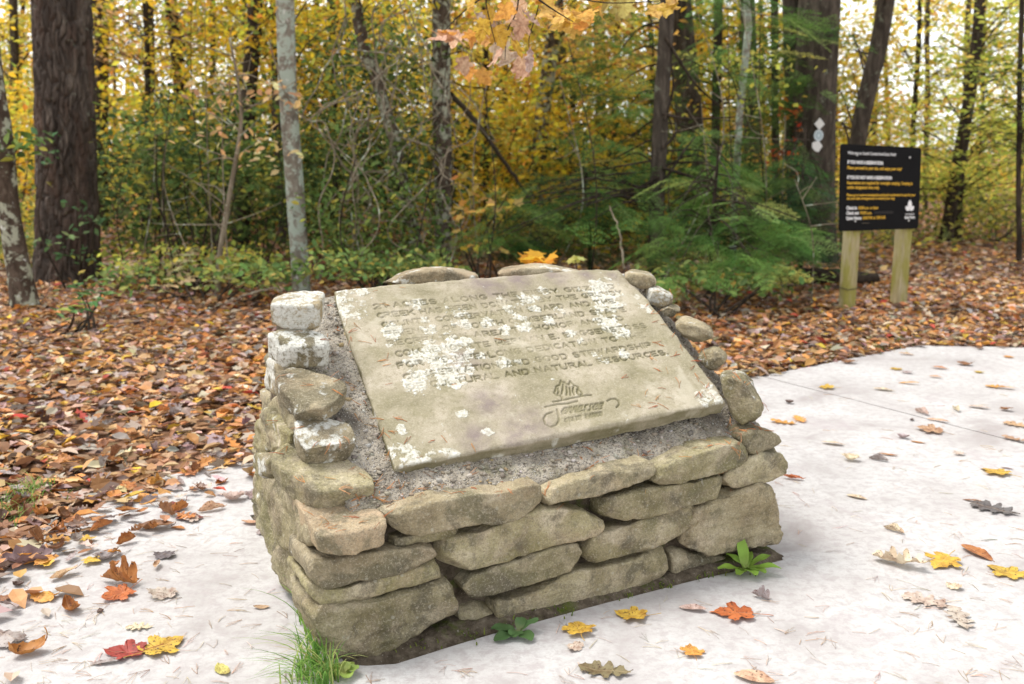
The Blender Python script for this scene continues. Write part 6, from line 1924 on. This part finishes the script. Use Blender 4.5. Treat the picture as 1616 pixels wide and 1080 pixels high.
rosette('seedling', 'small light green seedling at the near bottom corner of the monument', 'plant', b,
        [(80, .05, .035, .6, .1), (150, .05, .035, .5, .0), (215, .045, .032, .4, .0), (290, .05, .035, .4, 0), (0, .045, .033, .5, .1), (40, .03, .02, 1, .5)], (.32, .44, .10), 41)

def grass_tuft(label, spots, n, length, spread, seed, cols, lean=(0, 0)):
    rg = np.random.default_rng(seed)
    base = np.mean(spots, 0)
    s = Soup()
    for _ in range(n):
        p = spots[rg.integers(len(spots))] + rg.normal(0, spread, 3) * [1, 1, 0]
        L = rg.uniform(*length); a = rg.uniform(0, 6.28); out = rg.uniform(.2, 1.0)
        d = np.array([math.cos(a) * out + lean[0], math.sin(a) * out + lean[1], 0])
        t = np.linspace(0, 1, 7)[:, None]
        P = p + d * L * t ** 1.8 + np.array([0, 0, 1]) * L * (t - .42 * t ** 2.4)
        sd_ = np.cross(d / (np.linalg.norm(d) + 1e-6), [0, 0, 1.0]) * (.0022 * (1 - t ** 2) + .0003)
        V = np.vstack([P - sd_, P + sd_]); F = np.array([(i, i + 1, i + 8, i + 7) for i in range(6)])
        s.add(V, F, pick(cols, 1, .12, rg)[0])
    root = empty('grass_tuft', base, label, 'grass')
    o = kid('blades', np.concatenate(s.V), [np.concatenate(f) for f in s.F.values()], M['leaf_tint'], root, np.concatenate(s.C))
    o['kind'] = 'stuff'
    return root
GR = [(3, (.13, .26, .05)), (3, (.23, .37, .08)), (1.4, (.40, .45, .15)), (.6, (.45, .36, .16))]
sp = [ground(u, v) * [1, 1, 0] for u, v in [(505, 1060), (492, 1045), (512, 1072), (480, 1070), (498, 1030), (520, 1078), (470, 1078), (486, 1090), (510, 1095)]]
grass_tuft('long fresh green grass tuft growing at the near left foot of the monument', sp, 170, (.07, .21), .018, 3, GR, (-.25, -.05))
sp = [ground(u, v) * [1, 1, 0] for u, v in [(478, 985), (484, 1000), (490, 1015), (474, 965)]]
grass_tuft('few tall grass blades leaning on the left flank of the monument', sp, 34, (.10, .24), .010, 4, GR, (.05, .1))
sp = [ground(u, v) * [1, 1, 0] - [0, 0, .02] for u, v in [(25, 805), (40, 790), (15, 820), (50, 770), (32, 780)]]
grass_tuft('sparse green grass coming through the litter at the left border of the concrete', sp, 150, (.05, .13), .05, 6, GR)
sp = [ground(u, v) * [1, 1, 0] - [0, 0, .02] for u, v in [(1395, 540), (1370, 545), (1420, 535), (1350, 535), (1400, 520), (1300, 550)]]
grass_tuft('short mossy grass along the far edge of the concrete below the notice board', sp, 420, (.03, .07), .14, 7, GR)
sp = [np.append(from_mon((x, -.03, 0))[:2], .0) for x in (.25, .45, .62, .8, 1.05, 1.2, 1.4, 1.55)]
grass_tuft('tiny moss and grass sprigs in the soil strip along the front wall', sp, 170, (.008, .028), .03, 8, [(2, (.13, .19, .03)), (2, (.2, .25, .04))])

# ------------------------------------------------------------------ trail blazes nailed to the thick twin trunk
def blaze(u, v, w, h, kind, label):
    c = at(u, v, 13.645)
    s = Soup()
    n = 4 if kind == 'diamond' else 24
    P = [(math.cos(2 * math.pi * i / n + math.pi / 2) * w / 2, math.sin(2 * math.pi * i / n + math.pi / 2) * h / 2) for i in range(n)]
    if kind == 'cut':
        P = [(-.5 * w, .30 * h), (.1 * w, .5 * h), (.5 * w, .0), (.15 * w, -.5 * h), (-.2 * w, -.42 * h), (-.5 * w, -.1 * h)]; n = 6
    root = empty('trail_blaze', c, label, 'trail marker', 'trail blazes on the thick trunk')
    V = [(x, .0, z) for x, z in P] + [(x, -.006, z) for x, z in P]
    F = [tuple(range(2 * n - 1, n - 1, -1))[::-1]]
    me = bpy.data.meshes.new('plate')
    me.from_pydata(V, [], [tuple(range(n, 2 * n)), tuple(range(n))[::-1]] + [(i, n + i, n + (i + 1) % n, (i + 1) % n) for i in range(n)])
    bm = bmesh.new(); bm.from_mesh(me); bmesh.ops.recalc_face_normals(bm, faces=bm.faces); bm.to_mesh(me); bm.free()
    link('plate', me, mat_plain('blaze_white' if kind != 'disc' else 'blaze_pale_blue', (.68, .68, .65) if kind != 'disc' else (.52, .60, .62), .6, .08, 8), root)
    if kind == 'disc':
        m = [(math.cos(2 * math.pi * i / 20) * w * .30, math.sin(2 * math.pi * i / 20) * h * .30) for i in range(20)]
        m2 = [(math.cos(2 * math.pi * i / 20) * w * .22, math.sin(2 * math.pi * i / 20) * h * .22) for i in range(20)]
        V = [(x, -.008, z) for x, z in m] + [(x, -.008, z) for x, z in m2]
        link('ring_mark', mesh_np('ring_mark', V, np.array([(i, (i + 1) % 20, 20 + (i + 1) % 20, 20 + i) for i in range(20)])), mat_plain('blaze_blue', (.22, .32, .36), .6), root)
    root.rotation_euler = (0, 0, R_(17))
blaze(1293, 196, .16, .16, 'diamond', 'white diamond trail marker, topmost of three on the thick trunk')
blaze(1291.5, 214, .145, .15, 'disc', 'round pale blue trail marker between two white ones on the trunk')
blaze(1289.5, 231, .16, .155, 'cut', 'white trail marker with cut corners, lowest on the thick trunk')

# ------------------------------------------------------------------ bough of an overhanging maple, close behind the monument
def bough():
    rg = np.random.default_rng(61)
    tip = at(820, -25, 5.0)
    root = empty('maple_bough', (-2.25, 10.9, 5.6), 'leafy maple bough hanging in from above with tan withered and golden leaves', 'bough')
    s = Soup()
    main = spline([(-2.25, 10.9, 5.6), (-1.4, 8.6, 5.0), (-.4, 6.4, 3.6), tip], 30)
    V, F = tube(main, np.linspace(.03, .008, 30), 6); s.add(V, F)
    tw = [[(820, -25), (815, 20), (800, 50), (797, 95)], [(820, -25), (770, -10), (770, 20), (782, 70)], [(820, -25), (850, 0), (835, 60), (836, 84)], [(820, -25), (900, -5), (960, 5), (1040, 2)], [(770, -10), (730, 20), (700, 50)], [(850, 0), (880, 20), (905, 35)]]
    for k, q in enumerate(tw):
        P = spline([at(u, v, 5.0 + .08 * k * (-1) ** k) for u, v in q], 12)
        V, F = tube(P, np.linspace(.005, .0018, 12), 5); s.add(V, F)
    kid('branch', np.concatenate(s.V), [np.concatenate(f) for f in s.F.values()], M['bark_dark'], root)
    spots = []
    for (u, v, px, c, hang) in [(767, 30, 44, 'pale', 1), (817, 18, 54, 'peach', .6), (824, 42, 50, 'peach', .8), (838, 34, 46, 'pale', .5), (781, 88, 46, 'peach', 1), (790, 80, 44, 'cream', 1), (803, 92, 44, 'pale', 1), (836, 94, 42, 'pale', 1), (819, 96, 34, 'pale', 1), (806, 60, 40, 'peach', 1),
                               (763, 48, 46, 'yellow', .7), (788, 57, 44, 'yellow', .8), (776, 24, 40, 'yellow', .5), (815, 79, 40, 'yellow', .9), (798, 22, 44, 'orange', .5), (800, 5, 40, 'yellow', .4), (745, 8, 40, 'yellow', .4)] + \
            [(rg.uniform(685, 770), rg.uniform(48, 66), 36, ('peach', 'orange')[i % 2], .3) for i in range(9)] + [(rg.uniform(840, 930), rg.uniform(-5, 45), 44, ('gold', 'orange', 'gold', 'yellow')[i % 4], .4) for i in range(16)] + \
            [(rg.uniform(930, 1065), rg.uniform(-12, 20), 44, ('gold', 'yellow', 'lime')[i % 3], .5) for i in range(12)] + [(rg.uniform(730, 850), rg.uniform(90, 125), 36, ('peach', 'orange')[i % 2], .7) for i in range(7)]:
        Y = 5.0 + rg.normal(0, .16) if px > 38 else 5.9 + rg.normal(0, .2)
        P = at(u, v, Y)
        me = SHAPES['curl' if c in ('pale',) else 'maple'][rg.integers(4)]
        o = bpy.data.objects.new('leaf', me); COL.objects.link(o); o.parent = root
        L = px * Y / FPX * .95
        o.location = Vector(P) - Vector(root.location); o.scale = (L, L, L)
        o.rotation_euler = (R_(-90 * hang) + rg.normal(0, .4) - math.pi * 0, rg.normal(0, .5), rg.uniform(0, 6.28) if hang < .6 else rg.normal(0, .7))
        if hang >= .6: o.rotation_euler[0] += 0; o.rotation_euler[1] += rg.normal(0, .3)
        o.color = leaf_color(LC[c], .08)
        o.material_slots[0].link = 'OBJECT'; o.material_slots[0].material = M['bough_leaf']
bough()
